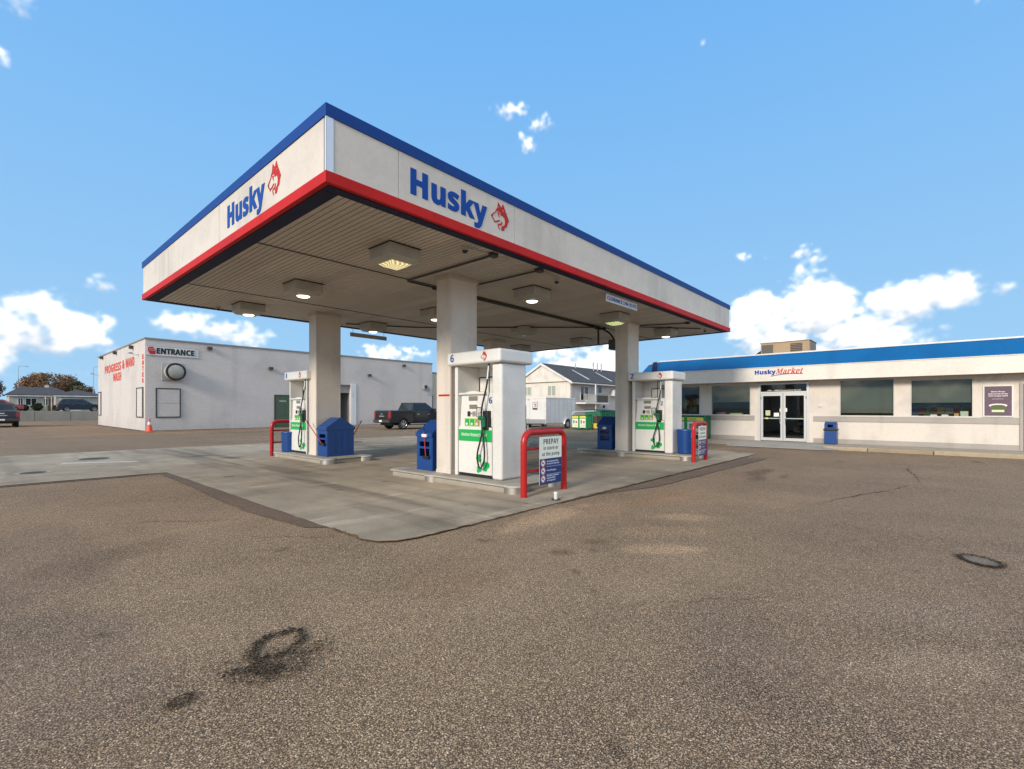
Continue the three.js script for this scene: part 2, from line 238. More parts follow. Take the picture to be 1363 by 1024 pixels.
// stains, dust, wear and darker areas of the lot: [u, v, radius u, radius v, turn, r, g, b]
const stains = [
  [5.2, 4.0, 1.0, 0.3, 0.1, 1.5, 1.46, 1.4], [6.3, 3.75, 0.9, 0.35, 0.1, 1.18, 1.13, 1.08], [7.6, 3.45, 1.3, 0.35, -0.05, 1.08, 0.99, 0.93], [6.5, 2.6, 0.62, 0.24, -0.85, 1.42, 1.37, 1.31], [5.0, 2.05, 0.62, 0.2, -0.85, 1.42, 1.38, 1.32], [5.7, 2.35, 0.8, 0.3, -0.85, 1.22, 1.19, 1.14], [8.6, 2.4, 1.6, 0.5, -0.7, 1.1, 1.08, 1.05],
  [4.06, 2.94, 0.22, 0.13, -0.85, 0.62, 0.60, 0.58], [4.35, 2.72, 0.09, 0.06, 0.3, 0.66, 0.65, 0.64], [3.85, 3.86, 0.15, 0.06, -0.85, 0.55, 0.52, 0.49], [4.64, 2.86, 0.15, 0.08, -0.85, 0.70, 0.68, 0.66], [4.5, 3.47, 0.05, 0.04, 0, 0.6, 0.58, 0.56], [4.25, 3.35, 0.05, 0.04, 0, 0.62, 0.6, 0.58], [3.7, 2.5, 0.05, 0.04, 0, 0.6, 0.6, 0.6], [3.4, 2.1, 0.06, 0.04, 0, 0.66, 0.66, 0.66], [1.86, 1.02, 0.06, 0.03, 0.6, 0.5, 0.5, 0.5],
  [12.3, 3.1, 0.9, 0.28, 0.05, 0.64, 0.61, 0.60], [11.2, 2.85, 0.5, 0.14, 0.05, 0.70, 0.68, 0.67], [11.9, 2.5, 0.5, 0.1, 0.05, 0.74, 0.72, 0.71], [16.2, 2.0, 0.4, 0.14, 0, 0.7, 0.68, 0.66], [18.7, -0.87, 0.5, 0.12, 0.2, 0.68, 0.66, 0.66],
  [2.15, 5.2, 0.14, 0.05, 0.3, 0.62, 0.6, 0.57], [1.94, 7.0, 1.0, 0.16, 0.1, 1.12, 1.11, 1.08], [1.0, 6.3, 1.1, 0.35, 0.5, 0.90, 0.89, 0.88], [0.35, 6.6, 0.7, 2.2, 0, 0.86, 0.87, 0.90], [0.3, 4.2, 0.5, 1.4, 0, 0.88, 0.90, 0.94],  // last two: darker, cooler tone along the left edge
  [3.8, -0.05, 0.6, 0.25, -0.85, 1.2, 1.22, 1.24], [4.6, 0.1, 0.8, 0.35, -0.85, 1.08, 1.10, 1.13], [3.1, 0.9, 0.9, 0.4, 0.4, 0.93, 0.94, 0.97], [5.4, -0.5, 1.2, 0.3, 0.1, 0.94, 0.93, 0.94], [2.0, 3.0, 0.8, 0.6, 0.3, 1.05, 1.04, 1.02], [1.4, 2.0, 0.7, 0.5, 0.3, 1.04, 1.03, 1.0], [2.9, 3.3, 0.7, 0.5, 0.3, 0.92, 0.90, 0.88],
  [7.4, 36.5, 5, 2.2, 0.1, 1.25, 1.08, 0.85], [3.5, 62, 7, 9, 0, 1.15, 1.02, 0.84], [17, 33, 8, 2, 0.05, 0.86, 0.84, 0.84], [9.5, 37.8, 2, 0.8, 0, 0.75, 0.72, 0.7],
];
function groundTone(u, v) {
  const a = fbm2(u * 0.35 + 50, v * 0.35 + 50, 4), b = fbm2(u * 1.7 + 9, v * 1.7 + 9, 4), w = fbm2(u * 3 + 80, v * 3 + 20, 3) - 0.5, c = fbm2(u * 0.12 + 3, v * 0.12 + 8, 3);
  let k = 1 + 0.30 * (a - 0.5) + 0.20 * (b - 0.5) + 0.16 * (c - 0.5), R = k, G = k * (1 - 0.03 * (c - 0.5)), B = k * (1 - 0.10 * (a - 0.5));
  for (const s of stains) {
    const du = u - s[0], dv = v - s[1]; if (Math.abs(du) > s[2] * 2 + s[3] || Math.abs(dv) > s[2] * 2 + s[3]) continue;
    const cq = Math.cos(s[4]), sq = Math.sin(s[4]), d = Math.hypot((du * cq + dv * sq) / s[2], (-du * sq + dv * cq) / s[3]) + w * 1.1 + (b - 0.5) * 0.9, t = 1 - sstep(0.55, 1.15, d);
    R *= mix(1, s[5], t); G *= mix(1, s[6], t); B *= mix(1, s[7], t);
  }
  return [R, G, B];
}
{
  const us = axis([[-420, -120, 60], [0, -30, 15], [0, -10, 2], [0, -1.5, 0.3], [0, 10, 0.075], [0, 24, 0.25], [0, 46, 1], [0, 100, 9], [0, 460, 60]]);
  const vs = axis([[-420, -120, 60], [0, -30, 15], [0, -6, 0.6], [0, -3, 0.15], [0, 9, 0.075], [0, 24, 0.3], [0, 70, 0.8], [0, 130, 10], [0, 460, 60]]);
  const n = us.length, m = vs.length, pos = new Float32Array(n * m * 3), uv = new Float32Array(n * m * 2), col = new Float32Array(n * m * 3), nor = new Float32Array(n * m * 3), idx = [];
  for (let j = 0, k = 0; j < m; j++) for (let i = 0; i < n; i++, k++) {
    const u = us[i], v = vs[j]; pos[k * 3] = u; pos[k * 3 + 1] = 0.012 * (fbm2(u * 0.5, v * 0.5, 2) - 0.7); pos[k * 3 + 2] = -v; uv[k * 2] = u; uv[k * 2 + 1] = v; nor[k * 3 + 1] = 1;
    const c = groundTone(u, v); col.set(c, k * 3);
    if (i && j) idx.push(k - n - 1, k - n, k, k - n - 1, k, k - 1);
  }
  const g = new THREE.BufferGeometry(); g.setAttribute('position', new THREE.BufferAttribute(pos, 3)); g.setAttribute('uv', new THREE.BufferAttribute(uv, 2)); g.setAttribute('color', new THREE.BufferAttribute(col, 3)); g.setIndex(idx); g.computeVertexNormals();
  struct('asphalt_ground', g, asphaltMat);
}
const flat = (pts, y, step = 0) => {                         // a level sheet over a u-v outline, uv in metres
  const s = new THREE.Shape(pts.map(([u, v]) => new THREE.Vector2(u, v))), g = new THREE.ShapeGeometry(s); const p = g.attributes.position, uv = new Float32Array(p.count * 2), n = new Float32Array(p.count * 3);
  for (let i = 0; i < p.count; i++) { const u = p.getX(i), v = p.getY(i); uv[2 * i] = u; uv[2 * i + 1] = v; p.setXYZ(i, u, y, -v); n[3 * i + 1] = 1; }
  g.setAttribute('uv', new THREE.BufferAttribute(uv, 2)); g.setAttribute('normal', new THREE.BufferAttribute(n, 3)); return g;
};
// Concrete apron: weathered, with tyre marks, drips and pale scuffs (one texture over 24 m, fine grain from the bump)
const CON = 24;
const concreteTex = (() => {
  const r = rng(77), spots = []; for (let i = 0; i < 340; i++) spots.push([r() * CON, r() * CON, 0.03 + 0.16 * r() * r() + (r() < 0.06 ? 0.4 * r() : 0), 0.75 + 0.2 * r()]);
  const N = 1536, sp = new Float32Array(N * N).fill(1);
  for (const [u, v, rad, k] of spots) { const q = N / CON, R = Math.ceil(rad * 1.6 * q); for (let dy = -R; dy <= R; dy++) for (let dx = -R; dx <= R; dx++) { const X = Math.floor(u * q) + dx, Y = Math.floor(v * q) + dy; if (X < 0 || Y < 0 || X >= N || Y >= N) continue; const d = Math.hypot(dx, dy * 1.3) / (rad * q) + 0.8 * (fbm2(X * 0.12, Y * 0.12, 3) - 0.5); sp[Y * N + X] *= mix(1, k, 1 - sstep(0.5, 1, d)); } }
  return tex(N, N, (x, y, X, Y) => {
    const u = x * CON - 2, v = y * CON + 2, a = fbm2(u * 0.45 + 4, v * 0.45, 5), b = fbm2(u * 2.6, v * 2.6 + 7, 4), f = hash3(X, Y, 3), st = fbm2(u * 3.5, v * 0.35 + 11, 4), st2 = fbm2(u * 0.3 + 5, v * 4.2, 4);
    const drive = 0.5 * Math.exp(-(((u - 10.3) / 2.0) ** 2)) * (0.6 + 0.9 * b) + 0.55 * Math.exp(-(((u - 4.7) / 0.9) ** 2)) * sstep(0.35, 0.7, st) ;
    let k = (0.90 + 0.34 * (a - 0.5) + 0.22 * (b - 0.5) + 0.07 * (f - 0.5)) * (1 - 0.24 * drive) * (1 - 0.09 * sstep(0.52, 0.75, st)) * (1 - 0.06 * sstep(0.52, 0.75, st2)) * sp[Y * N + X];
    const pale = sstep(0.6, 0.74, fbm2(u * 1.1 + 31, v * 3 + 3, 4)); k *= 1 + 0.12 * pale;
    return [182 * k, 164 * k, 140 * k];
  });
})();
const concreteMap = rep(concreteTex, 1 / CON); concreteMap.offset.set(2 / CON, -2 / CON); concreteMap.wrapS = concreteMap.wrapT = THREE.MirroredRepeatWrapping;
const concreteMat = new THREE.MeshPhysicalMaterial({ map: concreteMap, bumpMap: rep(fineBump, 1.5), bumpScale: 0.003, roughness: 0.92, specularIntensity: 0.35 });
const wob = (a, b, n, amp, seed) => { const o = []; for (let i = 0; i < n; i++) { const t = i / n, k = amp * (fbm2(seed + t * n * 0.7, seed) - 0.5); o.push([mix(a[0], b[0], t) + k, mix(a[1], b[1], t) + k]); } return o; };
const apron = [...wob([3.6, 4.46], [17.2, 4.4], 60, 0.08, 3), ...wob([17.2, 4.4], [18.3, 9], 12, 0.1, 4), [18.3, 21.3], [-40, 22.6], [-40, 13.9], ...wob([-12, 13.75], [2.96, 13.42], 30, 0.06, 7), ...wob([2.98, 13.4], [2.94, 5.1], 40, 0.06, 8), [2.93, 4.85], [3.0, 4.66], [3.16, 4.52], [3.4, 4.47]];
struct('concrete_apron', flat(apron, 0.012), concreteMat);
// dirt and debris gathered in the joint between concrete and asphalt
const dirtMat = new THREE.MeshPhysicalMaterial({ map: rep(asphalt.col, 1 / 1.7), color: lin(0.80, 0.60, 0.38), roughness: 1 });
{
  const ribbon = (pts, w, seed) => { const L = [], R = []; pts.forEach((p, i) => { const q = pts[Math.min(i + 1, pts.length - 1)], o = pts[Math.max(i - 1, 0)], d = Math.hypot(q[0] - o[0], q[1] - o[1]) || 1, nx = -(q[1] - o[1]) / d, ny = (q[0] - o[0]) / d, a = w * (0.35 + 1.3 * hash3(i, seed, 1) * hash3(i, seed, 4)), b = w * (0.2 + 0.9 * hash3(i, seed, 2)); L.push([p[0] + nx * a, p[1] + ny * a]); R.unshift([p[0] - nx * b, p[1] - ny * b]); }); return flat([...L, ...R], 0.017); };
  const fine = (a, b, n) => Array.from({ length: n + 1 }, (_, i) => [mix(a[0], b[0], i / n) + 0.03 * (hash3(i, 7, 7) - 0.5), mix(a[1], b[1], i / n) + 0.03 * (hash3(i, 9, 7) - 0.5)]);
  struct('joint_dirt', [ribbon([...fine([2.95, 5.6], [2.93, 4.85], 14), [2.99, 4.66], [3.15, 4.53], [3.4, 4.47], ...fine([3.55, 4.46], [4.3, 4.45], 12)], 0.022, 3), ribbon(fine([4.3, 4.45], [5.6, 4.45], 24), 0.012, 5), ribbon(fine([6.1, 4.44], [8.2, 4.43], 30), 0.05, 8), ribbon(fine([8.2, 4.43], [16.5, 4.38], 70), 0.03, 12)], dirtMat);
  // darker strip of newer asphalt laid along the edge of the apron
  const patchMat = new THREE.MeshPhysicalMaterial({ map: rep(asphalt.col, 1 / 3.1), bumpMap: rep(asphalt.bump, 1 / 3.1), bumpScale: 0.004, color: lin(0.80, 0.68, 0.56), roughness: 0.92 });
  struct('asphalt_patch', flat([...wob([2.94, 5.72], [3.0, 13.36], 40, 0.03, 31), ...wob([2.80, 13.4], [2.74, 9.9], 16, 0.06, 32), ...wob([2.72, 9.9], [2.62, 7.5], 16, 0.09, 33), ...wob([2.62, 7.5], [2.76, 5.8], 12, 0.06, 34)], 0.008), patchMat);
  struct('asphalt_patch', flat([...wob([7.2, 4.4], [15.8, 4.32], 50, 0.04, 41), ...wob([15.8, 3.75], [8.4, 4.0], 40, 0.12, 42)], 0.007), patchMat);
  struct('asphalt_patch', flat([...wob([-30, 13.84], [-12, 13.7], 10, 0.02, 51), ...wob([-12, 13.7], [2.8, 13.37], 20, 0.03, 52), ...wob([2.8, 13.22], [-12, 13.5], 20, 0.06, 53), [-30, 13.6]], 0.007), patchMat);
}
// tar and broken asphalt, drawn with ragged alpha
function tarPatch(u, v, w, h, turn, seed, draw, label) {
  const N = 256, t = tex(N, N, (x, y, X, Y) => { const n = fbm2(x * 7 + seed, y * 7, 4) - 0.5, f = hash3(X >> 1, Y >> 1, seed), f2 = noise2(X / 4 + seed, Y / 4), k = draw(x * 2 - 1, y * 2 - 1, n), g = 24 + 40 * f * f + 50 * (f > 0.9 ? 1 : 0); return [g * 1.2, g, g * 0.78, clamp((k * 0.9 + (f2 - 0.5) * 2.6 + (noise2(X / 9 + seed, Y / 9) - 0.5) * 1.6 + (f - 0.5) * 0.9 - 0.25) * 3, 0, 1) * 255]; });
  const al = tex(N, N, (x, y, X, Y) => { const k = t.image.data[(Y * N + X) * 4 + 3]; return [k, k, k]; }, false); for (let i = 3; i < t.image.data.length; i += 4) t.image.data[i] = 255;
  const g = new THREE.PlaneGeometry(w, h).rotateX(-Math.PI / 2);
  const m = single('tar_patch', g, new THREE.MeshPhysicalMaterial({ map: t, alphaMap: al, transparent: true, roughness: 1, specularIntensity: 0.25, bumpMap: rep(asphalt.bump, 0.3), bumpScale: 0.006 }), label, 'tar patch'); m.position.set(u, 0.013, -v); m.rotation.y = turn; return m;
}
const ring = (x, y, n, rx, ry, w) => 1 - Math.abs(Math.hypot(x / rx, y / ry) - 1 + n * 0.6) / w;
tarPatch(1.23, 3.0, 0.68, 0.62, 0.6, 2, (x, y, n) => Math.max(ring(x - 0.32, y - 0.22, n, 0.5, 0.42, 0.26), 0.8 - Math.hypot((x + 0.45) / 0.5, (y + 0.05) / 0.6) * 0.9 + n * 1.4, 0.55 - Math.hypot((x + 0.1) / 0.75, (y + 0.5) / 0.42) * 0.9 + n * 1.5), 'black ragged tar ring with crumbling asphalt in the left foreground');
tarPatch(0.70, 2.88, 0.2, 0.14, 0.5, 9, (x, y, n) => ring(x, y, n, 0.55, 0.5, 0.5), 'tiny black tar blot left of the larger tar ring');
tarPatch(6.55, -0.33, 0.5, 0.36, 0.5, 14, (x, y, n) => ring(x, y, n * 0.5, 0.8, 0.74, 0.26) - 0.05, 'oval black tar outline on asphalt in front of the store');
tarPatch(0.55, 4.1, 0.1, 0.08, 0, 19, (x, y, n) => 0.8 - Math.hypot(x, y) * 1.4 + n, 'small dark speck of tar near the left edge');
{ const m = single('asphalt_plug', flat(Array.from({ length: 24 }, (_, i) => { const q = i / 24 * 2 * Math.PI, k = 1 + 0.1 * (hash3(i, 3, 3) - 0.5); return [0.2 * k * Math.cos(q), 0.13 * k * Math.sin(q)]; }), 0), new THREE.MeshPhysicalMaterial({ map: rep(asphalt.col, 0.6), color: lin(1.05, 1.05, 1.02), roughness: 0.95 }), 'grey asphalt plug inside the oval tar outline', 'asphalt patch'); m.position.set(6.55, 0.009, 0.33); m.rotation.y = 0.5; }
{ // hairline cracks in the asphalt
  const crack = (a, b, w, seed) => { const n = 46, L = [], Rr = [], d = Math.hypot(b[0] - a[0], b[1] - a[1]), nx = -(b[1] - a[1]) / d, ny = (b[0] - a[0]) / d; for (let i = 0; i <= n; i++) { const t = i / n, o = 0.28 * (fbm2(t * 7 + seed, seed) - 0.5) + 0.05 * (hash3(i, seed, 5) - 0.5), h = w * (0.25 + hash3(i, seed, 6)) * Math.sin(Math.PI * Math.min(0.97, Math.max(0.03, t))) ; const p = [mix(a[0], b[0], t) + nx * o, mix(a[1], b[1], t) + ny * o]; L.push([p[0] + nx * h, p[1] + ny * h]); Rr.unshift([p[0] - nx * h, p[1] - ny * h]); } return flat([...L, ...Rr], 0.006); };
  struct('asphalt_crack', [crack([2.0, 6.1], [2.85, 5.1], 0.006, 3), crack([0.9, 8.2], [2.6, 6.9], 0.008, 5), crack([8.2, 1.6], [12.5, 0.2], 0.012, 7), crack([12.5, 0.2], [16.5, 0.6], 0.012, 9), crack([3.2, 1.9], [4.6, 0.5], 0.004, 12), crack([9.8, -2.5], [13.5, -1.9], 0.014, 15), crack([1.2, 30], [9, 26.5], 0.02, 17)], new THREE.MeshPhysicalMaterial({ color: lin(0.035, 0.03, 0.026), roughness: 1 }));
}
// fuel tank covers let into the apron
function tankCover(u, v, r, label) {
  const o = thing('tank_cover', label, 'manhole', [u, 0.012, v], 'tank covers in the apron');
  mesh('collar', new THREE.RingGeometry(r * 0.72, r, 40).rotateX(-Math.PI / 2).translate(0, 0.005, 0), paint(0.44, 0.39, 0.31, { roughness: 0.95, dirt: 2, specularIntensity: 0.3 }), o);
  mesh('lid', new THREE.CylinderGeometry(r * 0.7, r * 0.7, 0.012, 40).translate(0, 0.004, 0), paint(0.07, 0.06, 0.055, { roughness: 0.7, metalness: 0.4 }), o);
  mesh('handle_slot', bx(-0.05, 0.05, 0.009, 0.012, -0.012, 0.012), M.black, o);
}
tankCover(2.35, 18.6, 0.5, 'round tank cover with pale collar left of the pump canopy');
tankCover(0.9, 15.6, 0.32, 'small tank cover at the left end of the concrete apron');
tankCover(11.2, 19.2, 0.45, 'tank cover in the concrete behind the far pump island');
{ const wm = paint(0.80, 0.74, 0.64, { roughness: 0.95, dirt: 2, specularIntensity: 0.3 }); for (const [a, b, w, l] of [[[1.5, 17.7], [3.1, 16.75], 0.16, 'worn pale paint bar beside the left tank cover'], [[10.4, 17.4], [13.2, 16.1], 0.08, 'thin pale line on the concrete in front of the black pickup'], [[8.4, 15.9], [10.2, 15.1], 0.14, 'short pale bar on concrete right of the far blue bin']]) { const d = Math.hypot(b[0] - a[0], b[1] - a[1]), nx = -(b[1] - a[1]) / d * w / 2, ny = (b[0] - a[0]) / d * w / 2; single('painted_bar', flat([...wob([a[0] + nx, a[1] + ny], [b[0] + nx, b[1] + ny], 14, 0.04, 61), ...wob([b[0] - nx, b[1] - ny], [a[0] - nx, a[1] - ny], 14, 0.04, 66)], 0.017), wm, l, 'road marking', 'worn paint bars on the apron'); } }

// ---------------------------------------------------------------- the canopy over the pumps
const CU0 = 2.86, CU1 = 18.2, CV0 = 5.58, CV1 = 15.2, SOF = 4.285;
{
  const o = thing('fuel_canopy', 'large white fuel station canopy with blue top band and red lower band', 'canopy', [0, 0, 0]);
  const T = 0.06, gap = 0.004;
  // white fascia panels, side by side
  const cuts = [CU0 + 0.095, 3.91, 6.36, 9.71, 10.57, 11.25, 13.1, 15.6, CU1 - T], cutsV = [CV0 + T, 7.02 + 2.4, 11.93, 12.75, 13.88, CV1 - T];
  for (let i = 0; i < cuts.length - 1; i++) { mesh('fascia_panel', bx(cuts[i] + gap, cuts[i + 1] - gap, 4.42, 5.09, CV0, CV0 + T), M.fascia, o); mesh('fascia_panel', bx(cuts[i] + gap, cuts[i + 1] - gap, 4.42, 5.09, CV1 - T, CV1), M.fascia, o); }
  for (let i = 0; i < cutsV.length - 1; i++) { mesh('fascia_panel', bx(CU0, CU0 + T, 4.42, 5.09, cutsV[i] + gap, cutsV[i + 1] - gap), M.fascia, o); mesh('fascia_panel', bx(CU1 - T, CU1, 4.42, 5.09, cutsV[i] + gap, cutsV[i + 1] - gap), M.fascia, o); }
  mesh('corner_trim', [bx(CU0 - 0.004, CU0 + 0.093, 4.42, 5.09, CV0 - 0.006, CV0 - 0.001), bx(CU0 - 0.006, CU0 - 0.001, 4.42, 5.09, CV0 - 0.006, CV0 + 0.02), bx(CU0 + 0.004, CU0 + 0.092, 4.42, 5.09, CV0 + 0.002, CV0 + 0.05)], plain(0.66, 0.70, 0.76, { roughness: 0.35, metalness: 0.3 }), o);
  const band = (name, y0, y1, p, mat) => {
    mesh(name, bx(CU0 - p, CU1 + p, y0, y1, CV0 - p, CV0 + T), mat, o); mesh(name, bx(CU0 - p, CU1 + p, y0, y1, CV1 - T, CV1 + p), mat, o);
    mesh(name, bx(CU0 - p, CU0 + T, y0, y1, CV0 + T + 0.001, CV1 - T - 0.001), mat, o); mesh(name, bx(CU1 - T, CU1 + p, y0, y1, CV0 + T + 0.001, CV1 - T - 0.001), mat, o);
  };
  band('blue_band', 5.092, 5.245, 0.014, M.blueBand); band('red_band', 4.28, 4.418, 0.014, M.redBand);
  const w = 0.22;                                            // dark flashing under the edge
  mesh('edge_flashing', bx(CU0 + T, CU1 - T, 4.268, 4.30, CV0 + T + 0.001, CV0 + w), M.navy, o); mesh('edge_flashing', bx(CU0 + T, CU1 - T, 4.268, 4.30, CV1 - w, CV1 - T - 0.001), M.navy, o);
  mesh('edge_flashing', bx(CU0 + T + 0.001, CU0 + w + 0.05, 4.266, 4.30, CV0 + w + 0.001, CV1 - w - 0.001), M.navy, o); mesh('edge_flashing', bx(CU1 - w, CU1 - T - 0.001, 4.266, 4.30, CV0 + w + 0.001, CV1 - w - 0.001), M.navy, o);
  mesh('gap_shade_sheet', bx(CU0 + T + 0.002, CU1 - T - 0.002, SOF + 0.056, SOF + 0.07, CV0 + T + 0.002, CV1 - T - 0.002), M.black, o);  // black sheet added above the planks so their gaps look dark
  mesh('roof_deck', bx(CU0 + T, CU1 - T, 4.9, 4.95, CV0 + T, CV1 - T), M.galv, o);
  // ribbed soffit planks in three runs
  const a = CU0 + w + 0.05, b = CU1 - w, n = 50, pw = (b - a) / n, rows = [[CV0 + w, 8.5], [8.5, 12.45], [12.45, CV1 - w]];
  const tones = [M.soffit, paint(0.59, 0.53, 0.465, { roughness: 0.6, dirt: 0.5 }), paint(0.64, 0.575, 0.505, { roughness: 0.62, dirt: 0.8 })], rp = rng(4);
  for (const [v0, v1] of rows) {
    const s = new THREE.Shape(), rib = pw / 3; s.moveTo(0.0015, 0.05);
    for (let k = 0; k < 3; k++) { const x = k * rib; s.lineTo(x + 0.0015 * (k ? 0 : 1), 0.026); s.lineTo(x + 0.014, 0.026); s.lineTo(x + 0.019, 0.002); s.lineTo(x + 0.023, 0); s.lineTo(x + rib - 0.006, 0); s.lineTo(x + rib - 0.002, 0.001); s.lineTo(x + rib - 0.0015, 0.026); }
    s.lineTo(pw - 0.0015, 0.05); s.closePath();
    const g = metreUV(new THREE.ExtrudeGeometry(s, { depth: v1 - v0 - 0.03, bevelEnabled: false }));
    for (let i = 0; i < n; i++) { const m = mesh('soffit_plank', g, tones[Math.floor(rp() * 3)], o); m.position.set(a + i * pw, SOF + 0.001 * rp(), -(v1 - 0.015)); }
  }
  for (const v of [8.5, 12.45]) mesh('joint_strip', bx(a, b, SOF - 0.006, SOF - 0.0005, v - 0.028, v + 0.028), plain(0.05, 0.04, 0.03), o);
  // lettering and emblems
  put(mesh('lettering', textGeo('Husky', 1.55, 0.35, 0.006, font, 0, 6, 0.03), M.letterBlue, o), 4.11, 4.57, CV0 - 0.001); put(mesh('lettering', textGeo('Husky', 1.57, 0.35, 0.006, font, 0, 6, 0.03), M.letterBlue, o), CU0 - 0.001, 4.575, 9.01, 'u');
  put(mesh('emblem', emblemAt(0.44, 0.47), M.letterRed, o), 5.76, 4.555, CV0 - 0.001); put(mesh('emblem', emblemAt(0.44, 0.47), M.letterRed, o), CU0 - 0.001, 4.565, 7.32, 'u');
  // columns
  for (const [u, v] of [[6.5, 7.46], [6.5, 13.27], [13.72, 7.28], [13.72, 13.27]]) {
    const c = mesh('column', [bx(u, u + 0.75, 0.15, SOF + 0.02, v, v + 0.44), rb(u - 0.012, u + 0.762, 0.14, 0.22, v - 0.012, v + 0.452, 0.008)], M.column, o);
    mesh('column_cap', bx(u - 0.03, u + 0.78, SOF - 0.09, SOF - 0.002, v - 0.03, v + 0.47), M.soffit, c);
    for (const e of [0.03, 0.715]) mesh('corner_bead', bx(u + e, u + e + 0.006, 0.23, SOF - 0.095, v - 0.004, v), M.fascia, c);
    for (const e of [0.03, 0.405]) mesh('corner_bead', bx(u - 0.004, u, 0.23, SOF - 0.095, v + e, v + e + 0.006), M.fascia, c);
    if (u < 7 && v < 8) { mesh('red_stripe', bx(u + 0.1, u + 0.752, 1.755, 1.795, v - 0.003, v - 0.0005), M.redBand, c); mesh('red_stripe', bx(u - 0.003, u - 0.0005, 1.755, 1.795, v + 0.02, v + 0.38), M.redBand, c); }
    mesh('data_plate', bx(u - 0.003, u - 0.0005, 2.05, 2.28, v + 0.12, v + 0.30), M.fascia, c);
  }
}
// ceiling lights: 4 x 3 boxes; some glow
{
  const uu = [4.87, 8.65, 12.5, 16.05], vv = [7.05, 10.55, 13.75], where = ['nearest the canopy corner', 'second of the front row', 'third of the front row, greenish lens', 'last of the front row'];
  const shell = () => { const g = bx(-0.31, 0.31, -0.20, -0.018, -0.31, 0.31), s = new THREE.CylinderGeometry(0.31 * Math.SQRT2, 0.235 * Math.SQRT2, 0.07, 4, 1).rotateY(Math.PI / 4).translate(0, -0.235, 0); return [g, metreUV(s.toNonIndexed()), ]; };
  const shellGeo = joined(shell()), shadow_gap = bx(-0.325, 0.325, -0.016, 0.006, -0.325, 0.325), lensBig = new THREE.CylinderGeometry(0.2 * Math.SQRT2, 0.13 * Math.SQRT2, 0.05, 4, 1).rotateY(Math.PI / 4).translate(0, -0.296, 0), lensSmall = new THREE.CylinderGeometry(0.14, 0.11, 0.03, 28).translate(0, -0.286, 0), rimGeo = new THREE.TorusGeometry(0.15, 0.012, 8, 28).rotateX(Math.PI / 2).translate(0, -0.272, 0);
  const honey = tex(128, 128, (x, y) => { const k = (Math.abs(((x * 16) % 1) - 0.5) + Math.abs(((y * 16) % 1) - 0.5)) > 0.5 ? 255 : 150; return [k, k * 0.96, k * 0.8]; });
  const rows = ['front', 'middle', 'back'], cols = ['leftmost', 'second', 'third', 'last'];
  uu.forEach((u, i) => vv.forEach((v, j) => {
    const dark = (i === 2 && j === 1) || (i === 3 && j > 0), green = i === 2 && j === 0, big = (i === 0 && j === 0) || green;
    const o = thing('canopy_light', `square ${dark ? 'unlit' : green ? 'greenish glowing' : 'glowing'} ceiling light, ${cols[i]} of the ${rows[j]} row under the canopy`, 'ceiling light', [u, SOF, v], 'canopy ceiling lights');
    mesh('housing', shellGeo, M.lampBox, o); mesh('shadow_gap', shadow_gap, M.black, o);  // black plate painted in as the shadow gap above the housing
    const c = dark ? lin(0.3, 0.28, 0.24) : green ? lin(0.72, 0.9, 0.62) : lin(1, 0.9, 0.66);
    const lens = new THREE.MeshPhysicalMaterial({ color: lin(0.5, 0.48, 0.42), roughness: 0.25, emissive: c, emissiveIntensity: dark ? 0.0 : big ? 0.62 : 1.6 });
    if (big) { lens.emissiveMap = honey; lens.map = honey; }
    mesh('lens', big ? lensBig : lensSmall, lens, o); if (!big) mesh('lens_rim', rimGeo, M.lampBox, o);
    if (!dark) { const l = new THREE.RectAreaLight(c, big ? 0.7 : 1.6, big ? 0.3 : 0.2, big ? 0.3 : 0.2); l.position.set(0, -0.335, 0); l.rotation.x = -Math.PI / 2; o.add(l); }
  }));
}
// dome cameras and their conduits
function domeCamera(u, v, label) {
  const o = thing('dome_camera', label, 'camera', [u, SOF, v], 'cameras under the canopy edge');
  mesh('mount', cy(0, 0, -0.07, 0, 0.055, 0.06), M.lampBox, o); mesh('dome', new THREE.SphereGeometry(0.05, 20, 12, 0, Math.PI * 2, Math.PI / 2, Math.PI / 2).translate(0, -0.07, 0), M.darkGlass, o);
}
domeCamera(5.6, 6.05, 'small dome camera left of the front column'); domeCamera(8.27, 6.06, 'small dome camera right of the front column'); domeCamera(16.9, 6.0, 'small dome camera at the far right canopy corner'); domeCamera(4.4, 14.6, 'small dome camera at the back left canopy corner');
const conduit = (pts, r, label, bend = 0.08) => single('conduit', pathTube(pts, r, bend, 10), M.darkMetal, label, 'conduit', 'dark conduits under the canopy');
const cyS = SOF - 0.035;
conduit([[6.17, cyS, 5.98], [6.17, cyS, 8.52], [6.49, cyS, 8.52], [6.9, cyS, 8.52]], 0.02, 'dark conduit turning from the canopy edge toward the front column');
conduit([[7.46, cyS, 5.95], [7.40, cyS, 8.4]], 0.018, 'dark conduit from the front column out to a junction box');
conduit([[6.95, cyS, 8.58], [13.9, cyS, 8.58], [14.1, cyS, 8.58], [14.1, 3.7, 8.58]], 0.034, 'thick dark conduit running between the two front columns');
conduit([[14.05, cyS, 8.5], [9.9, cyS, 13.2], [8.0, cyS, 14.3]], 0.02, 'dark conduit slanting back from the right column', 0.3);
conduit([[14.3, cyS, 7.9], [16.6, cyS, 6.05]], 0.018, 'dark conduit from the right column to the far camera'); conduit([[14.6, cyS, 7.4], [15.2, cyS, 6.0]], 0.018, 'short dark conduit right of the right column');
